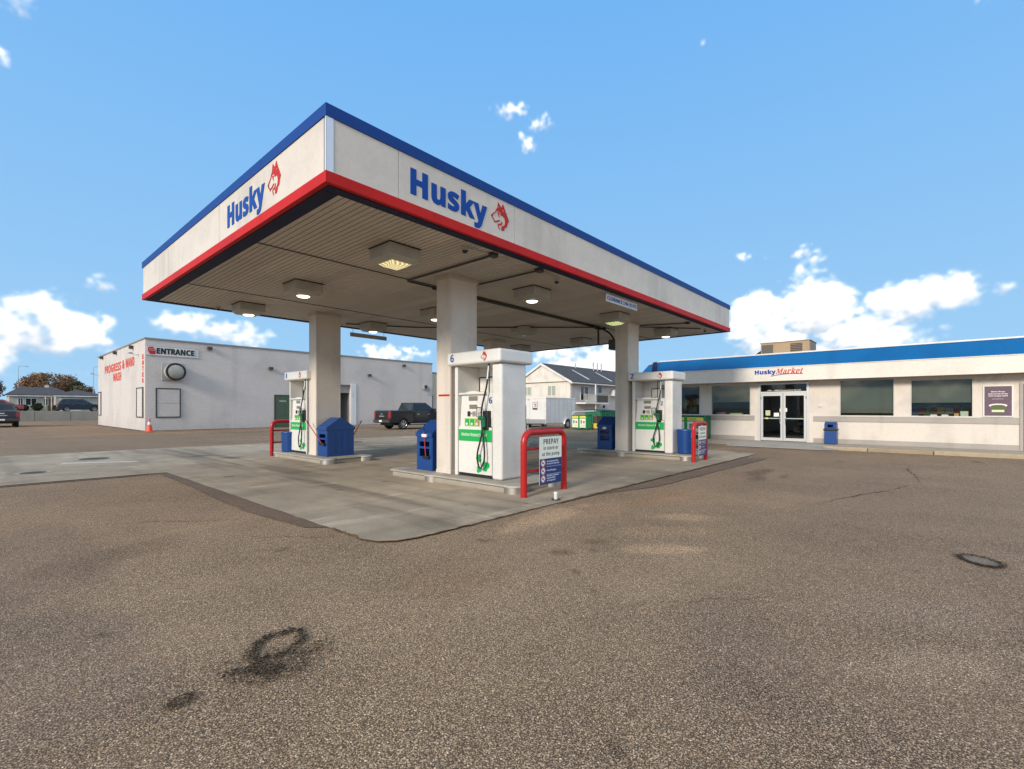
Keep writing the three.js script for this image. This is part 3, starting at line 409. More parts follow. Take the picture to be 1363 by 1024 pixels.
for (const [u, v, du, l] of [[6.17, 5.93, -0.5, 'junction box beside the left dome camera'], [7.46, 5.9, 0.75, 'junction box beside the middle dome camera'], [15.2, 5.95, 0.4, 'junction box near the far end of the canopy edge']]) {
  const o = thing('junction_box', l, 'junction box', [u, SOF, v], 'junction boxes under the canopy'); mesh('box', rb(-0.08, 0.08, -0.07, 0, -0.06, 0.06, 0.008), M.darkMetal, o); mesh('stub', cyl3([0, -0.03, 0.02], [du, -0.03, 0.06], 0.012), M.lampBox, o);
}
{ const o = thing('conduit_box', 'dark electrical box on the right column below the conduits', 'electrical box', [13.9, 3.42, 7.85], undefined); mesh('box', rb(-0.2, 0.2, 0, 0.32, -0.12, 0.12, 0.02), M.darkMetal, o); mesh('cable_bundle', [tube([[-0.5, 0.84, 0.7], [-0.2, 0.80, 0.72], [0.15, 0.83, 0.7], [0.2, 0.6, 0.3], [0.1, 0.3, 0.05]], 0.03, 40), tube([[-0.4, 0.80, 0.6], [0.0, 0.76, 0.64], [0.3, 0.8, 0.5]], 0.035, 30)], M.black, o); }
// clearance sign under the front edge
{
  const o = thing('clearance_sign', 'white clearance sign with blue lettering hanging under the canopy edge', 'sign', [9.81, 4.02, 5.76]);
  mesh('panel', bx(0, 1.55, 0, 0.175, 0, 0.008), M.white, o); mesh('hanger', [bx(0.1, 0.115, 0.17, 0.27, 0.002, 0.006), bx(1.43, 1.445, 0.17, 0.27, 0.002, 0.006)], M.galv, o);
  put(mesh('lettering', textGeo('CLEARANCE 3.96 (13 FT)', 1.45, 0.085, 0.004), M.letterBlue, o), 0.05, 0.045, -0.001);
}
{ const o = thing('hanging_bar', 'dark bar hanging under the back edge of the canopy', 'sign', [8.55, 3.98, 15.0]); mesh('panel', bx(0, 1.45, 0, 0.14, 0, 0.02), M.lampBox, o); mesh('hanger', [bx(0.1, 0.112, 0.14, 0.3, 0.004, 0.016), bx(1.33, 1.342, 0.14, 0.3, 0.004, 0.016)], M.galv, o); }

// ---------------------------------------------------------------- pump islands
const islandTop = paint(0.40, 0.36, 0.30, { roughness: 0.9, dirt: 2, bumpMap: rep(fineBump, 1.2), bumpScale: 0.006 }), islandLip = paint(0.46, 0.43, 0.375, { roughness: 0.6, dirt: 2 });
const guardSteel = plain(0.50, 0.46, 0.41, { metalness: 1, roughness: 0.48 });
function island(label, u, v0, v1, guards) {
  const o = thing('pump_island', label, 'pump island', [u, 0.012, v0], 'raised pump islands'), L = v1 - v0;
  mesh('kerb_body', rb(-0.72, 0.72, -0.03, 0.115, 0, L, 0.06, 3), islandTop, o);
  mesh('kerb_lip', rb(-0.75, 0.75, 0.112, 0.142, -0.02, L + 0.02, 0.014, 2), islandLip, o);
  mesh('island_top', bx(-0.68, 0.68, 0.13, 0.1455, 0.05, L - 0.05), islandTop, o);
  for (const [gu, gv] of guards) { mesh('steel_guard', cy(gu, gv, 0, 0.118, 0.2, 0.2, 32), guardSteel, o); mesh('guard_cap', cy(gu, gv, 0.119, 0.148, 0.215, 0.2, 32), islandLip, o); }
}
island('pump island under the front column and the middle pump', 6.88, 5.5, 9.05, [[-0.55, 0.05], [0.55, 0.05], [-0.6, 2.2], [-0.5, 3.5], [0.5, 3.5]]);
island('pump island under the far left column', 6.88, 12.15, 15.3, [[-0.55, 0.1], [0.55, 0.1], [-0.55, 3.1], [0.55, 3.1]]);
island('pump island under the right column and the right pump', 14.1, 5.3, 8.9, [[-0.55, 0.05], [0.55, 0.05], [-0.6, 2.05], [-0.5, 3.55]]);
island('pump island behind the middle pump', 14.1, 12.15, 15.3, [[-0.55, 0.1], [0.55, 0.1]]);

// ---------------------------------------------------------------- fuel pumps (face towards -u)
const leafShape = (() => { const s = new THREE.Shape(); for (let i = 0; i <= 60; i++) { const q = i / 60 * 2 * Math.PI, r = 0.5 * (0.62 + 0.38 * Math.abs(Math.cos(1.5 * q))); i ? s.lineTo(r * Math.cos(q), r * Math.sin(q)) : s.moveTo(r * Math.cos(q), r * Math.sin(q)); } return new THREE.ShapeGeometry(s); })();
function fuelPump(num, label, [u, v], pylon = true) {
  const o = thing('fuel_pump', label, 'fuel pump', [u, 0.157, v], 'fuel pumps on the islands'), Wd = 1.16, D = 0.68;
  // local: u from the face (0) backwards, v from the near end (0) to the far end (Wd)
  const white = paint(0.80, 0.785, 0.755, { roughness: 0.3, clearcoat: 0.4, dirt: 1 });
  mesh('plinth', bx(0.03, D - 0.03, 0, 0.06, 0.02, Wd - 0.02), M.black, o);
  if (pylon) { mesh('end_pylon', rb(-0.03, D + 0.02, 0, 2.2, -0.16, 0.1, 0.05, 4), white, o); mesh('far_post', rb(-0.02, D, 0, 2.2, Wd - 0.1, Wd - 0.01, 0.015), white, o); }
  else mesh('far_post', [rb(-0.02, D, 0, 2.2, Wd - 0.05, Wd, 0.015), rb(-0.02, 0.05, 0, 2.2, 0.0, 0.05, 0.012), rb(D - 0.05, D, 0, 2.2, 0, 0.05, 0.012)], white, o);
  const v0 = pylon ? 0.102 : 0.052, v1 = Wd - (pylon ? 0.102 : 0.052);
  const door = mesh('lower_door', rb(0, 0.6, 0.065, 0.98, v0, v1, 0.008), white, o);
  for (const e of [v1 - 0.012, v0 + 0.002]) mesh('door_trim', bx(-0.004, 0.02, 0.07, 0.98, e, e + 0.01), M.galv, door);
  const wv = v1 - v0 - 0.03;
  const stripe = mesh('green_stripe', bx(-0.004, -0.0005, 0.70, 0.93, v0 + 0.015, v1 - 0.015), M.green, door);
  const slogan = textGeo("Mother Nature's Fuel", wv * 0.76, 0.062, 0.003); const sm = mesh('lettering', slogan, M.white, stripe); put(sm, -0.004, 0.80, v1 - 0.10, 'u');
  for (const [a, b, s, q] of [[0.18, 0.24, 0.22, 0.3], [0.36, 0.38, 0.17, 1.1], [0.36, 0.16, 0.15, 2]]) { const lf = mesh('green_leaf_mark', leafShape.clone().rotateZ(q).scale(s, s, 1), M.green, door); put(lf, -0.003, b, v0 + a, 'u'); }
  // upper cabinet with a rounded top
  const up = new THREE.Shape(), c0 = v0 + 0.22, c1 = v1 - 0.02; up.moveTo(c0, 0.985); up.lineTo(c1, 0.985); up.lineTo(c1 - 0.05, 1.62); up.quadraticCurveTo((c0 + c1) / 2, 1.73, c0 + 0.06, 1.62); up.closePath();
  const cab = mesh('dispenser_cabinet', new THREE.ExtrudeGeometry(up, { depth: 0.42, bevelEnabled: true, bevelSize: 0.014, bevelThickness: 0.014, bevelSegments: 2 }).rotateY(Math.PI / 2).translate(0.05, 0, 0), white, o);
  mesh('shoulder_panel', rb(0.07, 0.52, 0.985, 1.66, v0 + 0.005, v1 - 0.005, 0.02), white, o);
  const fx = 0.034, mid = (c0 + c1) / 2;
  mesh('cabinet_visor', rb(-0.02, 0.2, 1.615, 1.66, c0 - 0.01, c1 + 0.0, 0.015), white, cab);
  mesh('display', bx(fx - 0.012, fx, 1.50, 1.585, mid - 0.14, mid + 0.1), plain(0.20, 0.185, 0.13, { roughness: 0.15 }), cab); mesh('display', bx(fx - 0.012, fx, 1.34, 1.42, mid - 0.13, mid + 0.08), plain(0.20, 0.185, 0.13, { roughness: 0.15 }), cab);
  mesh('button_panel', bx(fx - 0.01, fx, 0.995, 1.15, mid - 0.2, mid + 0.22), plain(0.34, 0.55, 0.08), cab);
  for (const [dv, m] of [[0.14, M.green], [0.0, M.green], [-0.14, M.tan]]) { const b = mesh('grade_button', rb(fx - 0.022, fx - 0.008, 1.01, 1.14, mid + dv - 0.05, mid + dv + 0.05, 0.006), m, cab); mesh('button_ring', bx(fx - 0.026, fx - 0.021, 1.02, 1.06, mid + dv - 0.025, mid + dv + 0.025), M.paper, b); }
  mesh('keypad', [0, 1, 2, 3].flatMap((i) => [0, 1, 2].map((j) => rb(fx - 0.012, fx, 1.19 + i * 0.026, 1.21 + i * 0.026, mid - 0.10 + j * 0.034, mid - 0.072 + j * 0.034, 0.003))), M.galv, cab);
  mesh('card_reader', rb(fx - 0.02, fx + 0.002, 1.19, 1.29, mid + 0.06, mid + 0.13, 0.006), M.black, cab); mesh('receipt_slot', bx(fx - 0.008, fx, 1.235, 1.26, mid - 0.02, mid + 0.045), plain(0.45, 0.06, 0.06), cab);
  put(mesh('pump_number', textGeo(num, 0, 0.12, 0.003), M.letterBlue, o), 0.066, 1.44, v0 + 0.155, 'u');
  mesh('info_label', bx(0.064, 0.0685, 1.15, 1.35, v0 + 0.03, v0 + 0.1), M.paper, o);
  // nozzle in its boot, hose from the head
  const nv = v0 + 0.17;
  mesh('nozzle_boot', rb(-0.03, 0.12, 0.93, 1.30, nv - 0.075, nv + 0.075, 0.02), M.black, o);
  const nz = mesh('nozzle', [rb(-0.10, -0.028, 0.98, 1.18, nv - 0.045, nv + 0.05, 0.025, 3), rb(-0.12, -0.03, 1.12, 1.20, nv - 0.04, nv + 0.12, 0.03, 3)], paint(0.005, 0.13, 0.05, { roughness: 0.4 }), o);
  mesh('spout', tube([[-0.07, 1.17, nv + 0.1], [-0.05, 1.24, nv + 0.15], [0.0, 1.27, nv + 0.16]], 0.013, 16, 8), M.steel, nz);
  mesh('hose', [tube([[-0.075, 1.0, nv], [-0.09, 0.75, nv + 0.06], [-0.10, 0.42, nv + 0.14], [-0.10, 0.20, nv + 0.07], [-0.10, 0.34, nv - 0.04], [-0.09, 0.70, nv - 0.03], [-0.08, 0.98, nv + 0.03], [-0.075, 1.3, nv + 0.05], [-0.03, 1.8, nv - 0.05], [0.02, 2.2, nv - 0.06]], 0.017, 110, 8)], M.rubber, o);
  mesh('hose_collar', [tube([[-0.02, 1.9, nv - 0.055], [0.015, 2.16, nv - 0.06]], 0.024, 8, 8)], M.galv, o);
  mesh('hose_hanger', [tube([[0.25, 1.66, v0 + 0.33], [0.25, 2.0, v0 + 0.33], [0.25, 2.2, v0 + 0.33]], 0.012, 10, 6), pathTube([[0.1, 1.62, v0 + 0.45], [0.1, 1.95, v0 + 0.45], [0.1, 1.95, v0 + 0.05]], 0.013, 0.02, 8)], M.black, o);
  mesh('back_panel', bx(D - 0.1, D - 0.06, 1.6, 2.2, v0 + 0.35, v1), white, o);
  mesh('notice_frame', [pathTube([[-0.03, 1.18, nv + 0.1], [-0.03, 1.36, nv + 0.1], [-0.03, 1.36, nv + 0.22], [-0.03, 1.18, nv + 0.22], [-0.03, 1.18, nv + 0.1]], 0.008, 0.012, 6)], M.black, o);
  // head
  const head = mesh('pump_head', rb(-0.14, D + 0.15, 2.2, 2.46, -0.22, Wd + 0.1, 0.05, 4), white, o);
  put(mesh('pump_number', textGeo(num, 0, 0.15, 0.003), M.letterBlue, head), -0.141, 2.27, Wd - 0.02, 'u');
  put(mesh('emblem', emblemAt(0.16, 0.19, 0.003), M.letterRed, head), -0.141, 2.24, 0.27, 'u');
  return o;
}
fuelPump('6', 'white fuel pump numbered 6 in front of the centre column', [6.5, 6.16]);
fuelPump('2', 'white fuel pump numbered 2 beside the right column', [13.75, 5.98]);
fuelPump('8', 'white fuel pump numbered 8 at the far left column', [6.5, 13.82], false);

// ---------------------------------------------------------------- blue hooded bins
function hoodedBin(label, [u, v], open = true) {
  const o = thing('waste_bin', label, 'waste bin', [u, 0.157, v], 'blue bins on the pump islands'), L = 0.82, W = 0.54;
  const ends = [[0, 0.03], [L - 0.03, L]].flatMap(([a, b]) => [rb(a, b, 0, 0.30, 0.031, W - 0.031, 0.008), rb(a, b, 0.62, 0.74, 0.031, W - 0.031, 0.008), bx(a, b, 0.301, 0.619, 0.031, 0.10), bx(a, b, 0.301, 0.619, W - 0.10, W - 0.031)]);
  const body = mesh('body', [rb(0, L, 0, 0.74, 0, 0.03, 0.012), rb(0, L, 0, 0.74, W - 0.03, W, 0.012), bx(0.031, L - 0.031, 0.01, 0.04, 0.031, W - 0.031), ...ends], M.binBlue, o);   // a hollow box, open at both ends
  for (const x of [0.22, 0.41, 0.60]) mesh('rib', [bx(x - 0.012, x + 0.012, 0.06, 0.70, -0.01, -0.0005)], M.binBlue, body);
  // gabled hood, ridge along v
  const s = new THREE.Shape(); s.moveTo(-0.02, 0.746); s.lineTo(L + 0.02, 0.746); s.lineTo(L + 0.02, 0.80); s.lineTo(L * 0.56, 1.06); s.quadraticCurveTo(L / 2, 1.09, L * 0.44, 1.06); s.lineTo(-0.02, 0.80); s.closePath();
  const hood = mesh('hood', metreUV(new THREE.ExtrudeGeometry(s, { depth: W + 0.0, bevelEnabled: true, bevelSize: 0.012, bevelThickness: 0.012, bevelSegments: 2 }).translate(0, 0, -W)), M.binBlue, o);
  for (const [a, b] of [[-0.008, 0.012], [L - 0.012, L + 0.008]]) mesh('flap', rb(a, b, 0.47, 0.52, 0.09, W - 0.09, 0.006), M.binBlue, body);
  return o;
}
hoodedBin('blue hooded bin beside the far left column', [6.48, 12.6]);
hoodedBin('blue hooded bin half hidden behind the centre column', [6.5, 8.05]);
hoodedBin('dark blue hooded bin left of the right column', [13.72, 7.85]);
function washTub(label, [u, v], h) {
  const o = thing('wash_tub', label, 'tub', [u, 0.157, v], 'blue squeegee tubs'); const pts = [[0.001, 0], [0.22, 0], [0.235, 0.03], [0.25, h - 0.06], [0.262, h - 0.04], [0.262, h], [0.24, h], [0.235, h - 0.03], [0.2, h - 0.1], [0.001, h - 0.1]].map(([a, b]) => new THREE.Vector2(a, b));
  mesh('drum', new THREE.LatheGeometry(pts, 36), M.binBlue, o); mesh('band', new THREE.TorusGeometry(0.244, 0.008, 8, 36).rotateX(Math.PI / 2).translate(0, h * 0.55, 0), M.binBlue, o); return o;
}
washTub('blue tub between the right pump and its red barrier', [14.05, 5.55], 0.72); washTub('blue tub beside the far left pump', [6.55, 15.1], 0.62);
function squeegee(label, a, b) { const o = thing('squeegee', label, 'squeegee', a, 'squeegees in the bins'); const d = [b[0] - a[0], b[1] - a[1], b[2] - a[2]]; mesh('handle', cyl3([0, 0, 0], d, 0.012, 10), plain(0.35, 0.02, 0.03), o); mesh('grip', cyl3(d.map((x) => x * 0.86), d, 0.017, 10), M.black, o); mesh('head', rb(-0.02, 0.02, -0.03, 0.03, -0.1, 0.1, 0.01), M.black, o); }
squeegee('red handled squeegee leaning on the left of the far blue bin', [6.42, 0.5, 12.75], [6.3, 1.15, 13.45]); squeegee('red handled squeegee leaning on the right of the far blue bin', [7.36, 0.55, 12.9], [7.75, 1.13, 12.95]); squeegee('red handled squeegee on the bin behind the centre column', [6.46, 0.45, 8.22], [6.44, 1.1, 8.27]);
single('paper_towel', rb(6.43, 6.48, 0.88, 0.95, 8.18, 8.34, 0.015), M.paper, 'white paper towel stuck in the bin behind the centre column', 'paper towel'); single('crumpled_paper', new THREE.IcosahedronGeometry(0.08, 1).scale(0.7, 0.6, 1).translate(13.68, 0.86, -8.1), M.paper, 'crumpled white paper in the dark blue bin at the right column', 'litter');

// ---------------------------------------------------------------- red guard barriers and their notices
function barrier(label, [u, v], w) {
  const o = thing('guard_barrier', label, 'barrier', [u, 0.012, v], 'red barriers at the island ends');
  mesh('hoop', pathTube([[0, -0.05, 0], [0, 1.08, 0], [w, 1.08, 0], [w, -0.05, 0]], 0.057, 0.2, 20), M.barRed, o);
  mesh('cross_rail', cyl3([0.02, 0.80, 0], [w - 0.02, 0.80, 0], 0.025), M.barRed, o); mesh('cross_rail', cyl3([0.02, 0.42, 0], [w - 0.02, 0.42, 0], 0.025), M.barRed, o);
  mesh('paint_chip', [new THREE.CylinderGeometry(0.0585, 0.0585, 0.05, 20, 1, false, 2.6, 1.4).translate(0, 0.72, 0), new THREE.CylinderGeometry(0.0585, 0.0585, 0.012, 20, 1, false, 2.2, 1.9).translate(0, 0.80, 0), new THREE.CylinderGeometry(0.0583, 0.0583, 0.02, 20, 1, false, 3.0, 0.9).translate(0, 0.16, 0)], M.paper, o);
}
barrier('red pipe barrier with prepay notice in front of the middle pump', [6.1, 5.15], 1.15);
barrier('red pipe barrier with prepay notice in front of the right pump', [13.2, 5.0], 0.92);
barrier('red pipe barrier beside the far left pump', [6.2, 15.6], 1.1);
function prepaySign(label, [u, v], w) {
  const o = thing('prepay_sign', label, 'sign', [u, 0.18, v - 0.035], 'prepay notices on the red barriers'), h = 0.83;
  mesh('panel', bx(0, w, 0, h, 0, 0.006), M.white, o);
  const p = print(w - 0.004, h - 0.004, 512, (c, W, H) => {
    c.fillStyle = '#e9ecdc'; c.fillRect(0, 0, W, H); c.fillStyle = '#17181a'; c.textAlign = 'center'; const fit = (s, y, sz, x = W / 2, mw = W * 0.94) => { c.font = `bold ${sz}px sans-serif`; c.fillText(s, x, y, mw); };
    fit('PREPAY', H * 0.155, H * 0.15); fit('in store or', H * 0.275, H * 0.105); fit('at the pump', H * 0.40, H * 0.105);
    c.fillStyle = '#17356f'; c.fillRect(0, H * 0.46, W, H * 0.54);
    ['No smoking within|six metres of pumps', 'Turn off engine', 'Portable containers|must be filled|on the ground'].forEach((s, i) => {
      const y = H * (0.55 + i * 0.165); c.fillStyle = '#e8e6ea'; c.beginPath(); c.arc(W * 0.15, y, W * 0.105, 0, 7); c.fill(); c.strokeStyle = '#b4222a'; c.lineWidth = W * 0.02; c.beginPath(); c.arc(W * 0.15, y, W * 0.09, 0, 7); c.stroke(); c.beginPath(); c.moveTo(W * 0.09, y - W * 0.06); c.lineTo(W * 0.21, y + W * 0.06); c.stroke(); c.fillStyle = '#333'; c.fillRect(W * 0.1, y - 6, W * 0.09, 12);
      c.fillStyle = '#e9ebf2'; c.textAlign = 'left'; s.split('|').forEach((t, k, a) => { c.font = `bold ${H * 0.045}px sans-serif`; c.fillText(t, W * 0.31, y + H * (0.012 + 0.05 * (k - (a.length - 1) / 2)), W * 0.66); }); if (i < 2) c.fillRect(W * 0.3, y + H * 0.078, W * 0.68, 4);
    });
  });
  put(mesh('print', p.geo, p.mat, o), 0.002, 0.002, -0.002);
}
prepaySign('white and blue prepay notice on the barrier before the middle pump', [6.42, 5.10], 0.64); prepaySign('white and blue prepay notice on the barrier before the right pump', [13.36, 4.95], 0.58);
{ const o = thing('pipe_stub', 'short white pipe stub rising from the concrete edge', 'pipe', [6.28, 0.01, 4.62]); mesh('pipe', new THREE.LatheGeometry([[0.03, 0], [0.03, 0.1], [0.034, 0.105], [0.034, 0.13], [0.03, 0.135], [0.001, 0.135]].map(([a, b]) => new THREE.Vector2(a, b)), 20), M.white, o); mesh('socket', new THREE.TorusGeometry(0.06, 0.015, 8, 24).rotateX(Math.PI / 2).translate(0, 0.008, 0), M.darkMetal, o); }

// ---------------------------------------------------------------- the store
{
  const WU = 22.6, T = 0.2, YB = 0.12, FU = 21.95, o = thing('convenience_store', 'low cream store with blue mansard band and dark windows', 'store', [0, 0, 0]);
  const sill = 1.2, head = 2.57, vEnd = 10.1, vR = -9;
  // openings along v: [from, to, sill, head]
  const open = [[8.25, 9.75, sill, head], [6.05, 7.75, sill, head], [3.84, 5.74, YB, 2.58], [1.12, 2.82, sill, 2.62], [-0.98, 0.68, sill, 2.55], [-3.15, -2.12, YB, 2.3], [-6.4, -4.2, sill, head]];
  let at = vEnd;
  const pier = (v0, v1) => { if (v1 - v0 > 0.01) mesh('wall', bx(WU, WU + T, YB, 3.2, v0, v1), M.storeWall, o); };
  for (const [a, b, s, h] of open) { pier(b, at); if (s > YB) mesh('wall', bx(WU, WU + T, YB, s - 0.001, a, b), M.storeWall, o); mesh('wall', bx(WU, WU + T, h, 3.2, a, b), M.storeWall, o); at = a; }
  pier(vR, at);
  // trim band under the windows and base strip, broken at the doors
  for (const [a, b] of [[5.9, vEnd], [-2.06, 3.7], [vR, -3.3]]) { mesh('sill_band', bx(WU - 0.03, WU - 0.0005, 0.985, 1.195, a, b), M.trimTaupe, o); mesh('base_strip', bx(WU - 0.025, WU - 0.0005, YB, 0.30, a, b), M.trimTaupe, o); }
  const frame = paint(0.62, 0.60, 0.56, { roughness: 0.45 });
  open.forEach(([a, b, s, h], i) => {
    if (i === 2 || i === 5) return;
    const w = mesh('window', [bx(WU - 0.012, WU + 0.06, s, s + 0.035, a, b), bx(WU - 0.012, WU + 0.06, h - 0.035, h, a, b), bx(WU - 0.012, WU + 0.06, s + 0.036, h - 0.036, a, a + 0.035), bx(WU - 0.012, WU + 0.06, s + 0.036, h - 0.036, b - 0.035, b)], frame, o);
    mesh('pane', bx(WU + 0.02, WU + 0.026, s + 0.037, h - 0.037, a + 0.037, b - 0.037), glassMat, w);
    mesh('window_sill', bx(WU - 0.05, WU - 0.013, s - 0.02, s + 0.012, a - 0.03, b + 0.03), frame, w);
    const bl = [2.5, 1.82, 0, 1.36, 1.74, 0, 1.7][i];          // roller blinds
    mesh('roller_blind', [bx(WU + 0.14, WU + 0.146, bl, h, a + 0.01, b - 0.01), bx(WU + 0.135, WU + 0.15, bl - 0.03, bl, a + 0.01, b - 0.01)], M.blind, w);
  });
  // glazed double door with side frames and transom
  {
    const a = 3.84, b = 5.74, d = mesh('entrance_frame', [bx(WU - 0.05, WU + 0.1, YB, 2.58, a, a + 0.09), bx(WU - 0.05, WU + 0.1, YB, 2.58, b - 0.09, b), bx(WU - 0.04, WU + 0.09, 2.15, 2.22, a + 0.09, b - 0.09), bx(WU - 0.04, WU + 0.09, 2.52, 2.58, a + 0.09, b - 0.09)], M.alu, o);
    mesh('transom_pane', bx(WU + 0.0, WU + 0.006, 2.22, 2.52, a + 0.09, b - 0.09), glassMat, d);
    const t = textGeo('104 - 1809 Dunmore Road', 1.25, 0.05, 0.003); put(mesh('lettering', t, M.paper, d), WU - 0.002, 2.245, 5.4, 'u');
    const mid = (a + b) / 2;
    for (const [p, q, hv] of [[a + 0.1, mid - 0.008, mid - 0.1], [mid + 0.008, b - 0.1, mid + 0.1]]) {
      const L = mesh('door', [bx(WU - 0.03, WU + 0.03, YB + 0.02, YB + 0.14, p, q), bx(WU - 0.03, WU + 0.03, 2.04, 2.145, p, q), bx(WU - 0.03, WU + 0.03, YB + 0.141, 2.039, p, p + 0.085), bx(WU - 0.03, WU + 0.03, YB + 0.141, 2.039, q - 0.085, q)], M.alu, o);
      mesh('pane', bx(WU - 0.004, WU + 0.004, YB + 0.142, 2.038, p + 0.086, q - 0.086), glassMat, L); mesh('push_bar', bx(WU + 0.01, WU + 0.04, 1.06, 1.10, p + 0.087, q - 0.087), M.alu, L);
      mesh('handle', pathTube([[WU - 0.03, 0.86, hv], [WU - 0.09, 0.86, hv], [WU - 0.09, 1.18, hv], [WU - 0.03, 1.18, hv]], 0.014, 0.02, 8), M.chrome, L);
      mesh('hinge', bx(WU - 0.05, WU - 0.03, 1.9, 2.0, hv > mid ? q - 0.02 : p, hv > mid ? q : p + 0.02), M.black, L);
    }
    mesh('door_notice', bx(WU - 0.006, WU - 0.0045, 1.20, 1.42, 5.28, 5.46), plain(0.5, 0.5, 0.32), d); mesh('door_notice', bx(WU - 0.006, WU - 0.0045, 1.16, 1.32, 4.94, 5.14), M.paper, d); mesh('door_notice', bx(WU - 0.006, WU - 0.0045, 1.36, 1.52, 4.64, 4.74), M.paper, d); mesh('door_notice', bx(WU - 0.006, WU - 0.0045, 1.36, 1.50, 4.86, 4.92), M.paper, d); mesh('door_notice', bx(WU - 0.006, WU - 0.0045, 1.05, 1.12, 5.36, 5.46), M.yellow, d);
  }
  { const d = mesh('side_door', rb(WU - 0.03, WU + 0.03, YB, 2.28, -3.13, -2.16, 0.01), M.white, o); mesh('door_frame', bx(WU - 0.06, WU - 0.001, YB, 2.34, -2.14, -2.06), M.trimTaupe, d); mesh('closer', bx(WU - 0.06, WU - 0.031, 2.16, 2.22, -2.6, -2.2), M.galv, d); mesh('handle', cyl3([WU - 0.03, 1.05, -2.25], [WU - 0.09, 1.05, -2.25], 0.025), M.chrome, d); }
  mesh('door_bell', cyl3([WU, 1.62, 3.45], [WU - 0.06, 1.62, 3.45], 0.05), M.white, o);
  // end wall, back wall, floor, ceiling and roof close the room
  mesh('corner_wall', slab3([[WU, YB, vEnd], [WU + 1.2, YB, vEnd + 1.3], [WU + 1.2, 3.2, vEnd + 1.3], [WU, 3.2, vEnd]], 0.12), M.storeWall, o);
  mesh('end_wall', bx(WU + 1.2, WU + 9, YB, 3.2, vEnd + 1.2, vEnd + 1.4), M.storeWall, o); mesh('back_wall', bx(WU + 8.8, WU + 9, YB, 3.2, vR, vEnd + 1.2), plain(0.3, 0.29, 0.27), o); mesh('far_end_wall', bx(WU + T, WU + 8.8, YB, 3.2, vR, vR + 0.2), M.storeWall, o);
  mesh('shop_floor', bx(WU + T, WU + 8.8, 0.10, 0.125, vR + 0.2, vEnd + 1.2), plain(0.16, 0.15, 0.14), o); mesh('shop_ceiling', bx(WU + T, WU + 8.8, 2.9, 2.95, vR + 0.2, vEnd + 1.2), plain(0.5, 0.5, 0.48), o); mesh('roof_deck', flat([[WU + 0.1, vR], [WU + 9, vR], [WU + 9, vEnd + 1.3], [WU + 1.4, vEnd + 1.3], [WU + 0.1, vEnd + 0.05]], 3.62), plain(0.2, 0.2, 0.2), o);
  // fascia, mansard and parapet cap along the front and round the clipped corner
  const k0 = [FU, vR], k1 = [FU, vEnd - 0.05], k2 = [FU + 1.35, vEnd + 1.6], k3 = [FU + 9.8, vEnd + 1.6], off = (p, d) => [p[0] + d[0], p[1] + d[1]];
  const t0 = [WU - 0.12, vR], t1 = [WU - 0.12, vEnd + 0.1], t2 = [WU + 1.1, vEnd + 1.25], t3 = [FU + 9.8, vEnd + 1.25];
  for (const [p, q, tp, tq] of [[k0, [FU, -3.4], t0, [WU - 0.12, -3.4]], [[FU, -3.4], [FU, 3.05], [WU - 0.12, -3.4], [WU - 0.12, 3.05]], [[FU, 3.05], k1, [WU - 0.12, 3.05], t1], [k1, k2, t1, t2], [k2, k3, t2, t3]]) {
    mesh('fascia_panel', slab3([[p[0], 2.64, p[1]], [p[0], 3.215, p[1]], [q[0], 3.215, q[1]], [q[0], 2.64, q[1]]], -0.05), M.storeFascia, o);
    mesh('mansard_panel', slab3([[p[0], 3.225, p[1]], [tp[0], 3.80, tp[1]], [tq[0], 3.80, tq[1]], [q[0], 3.225, q[1]]], -0.04), M.mansard, o);
    mesh('drip_edge', slab3([[p[0] - 0.02, 3.20, p[1]], [p[0] - 0.02, 3.228, p[1]], [q[0] - 0.02, 3.228, q[1]], [q[0] - 0.02, 3.20, q[1]]], -0.05), M.storeFascia, o);
    mesh('parapet_cap', slab3([[tp[0] - 0.03, 3.79, tp[1]], [tp[0] - 0.03, 3.845, tp[1]], [tq[0] - 0.03, 3.845, tq[1]], [tq[0] - 0.03, 3.79, tq[1]]], -0.2), M.white, o);
  }
  mesh('hip_flap', slab3([[t1[0] - 0.02, 3.82, t1[1] + 0.12], [FU + 0.05, 3.28, k1[1] + 0.05], [FU - 0.03, 3.30, k1[1] + 0.3], [t1[0] + 0.02, 3.80, t1[1] + 0.35]], 0.012), M.navy, o);
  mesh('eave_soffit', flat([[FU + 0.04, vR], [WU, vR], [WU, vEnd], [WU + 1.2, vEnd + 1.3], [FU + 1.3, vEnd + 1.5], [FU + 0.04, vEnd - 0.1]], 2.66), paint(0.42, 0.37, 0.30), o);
  // sign lettering on the fascia
  put(mesh('lettering', textGeo('Husky', 0.80, 0.165, 0.012, font, 0, 4, 0.03), M.letterBlue, o), FU - 0.001, 2.94, 5.72, 'u');
  put(mesh('lettering', textGeo('Market', 0.95, 0.215, 0.012, fontSerif, 0.32), plain(0.55, 0.03, 0.025, { roughness: 0.5 }), o), FU - 0.001, 2.925, 4.93, 'u');
  put(mesh('underline', tube([[0, 0, 0], [0.35, 0.055, 0], [0.75, 0.075, 0], [1.15, 0.06, 0]], 0.014, 30, 6).scale(1, 1, 0.3), M.letterBlue, o), FU - 0.004, 2.84, 5.1, 'u');
}
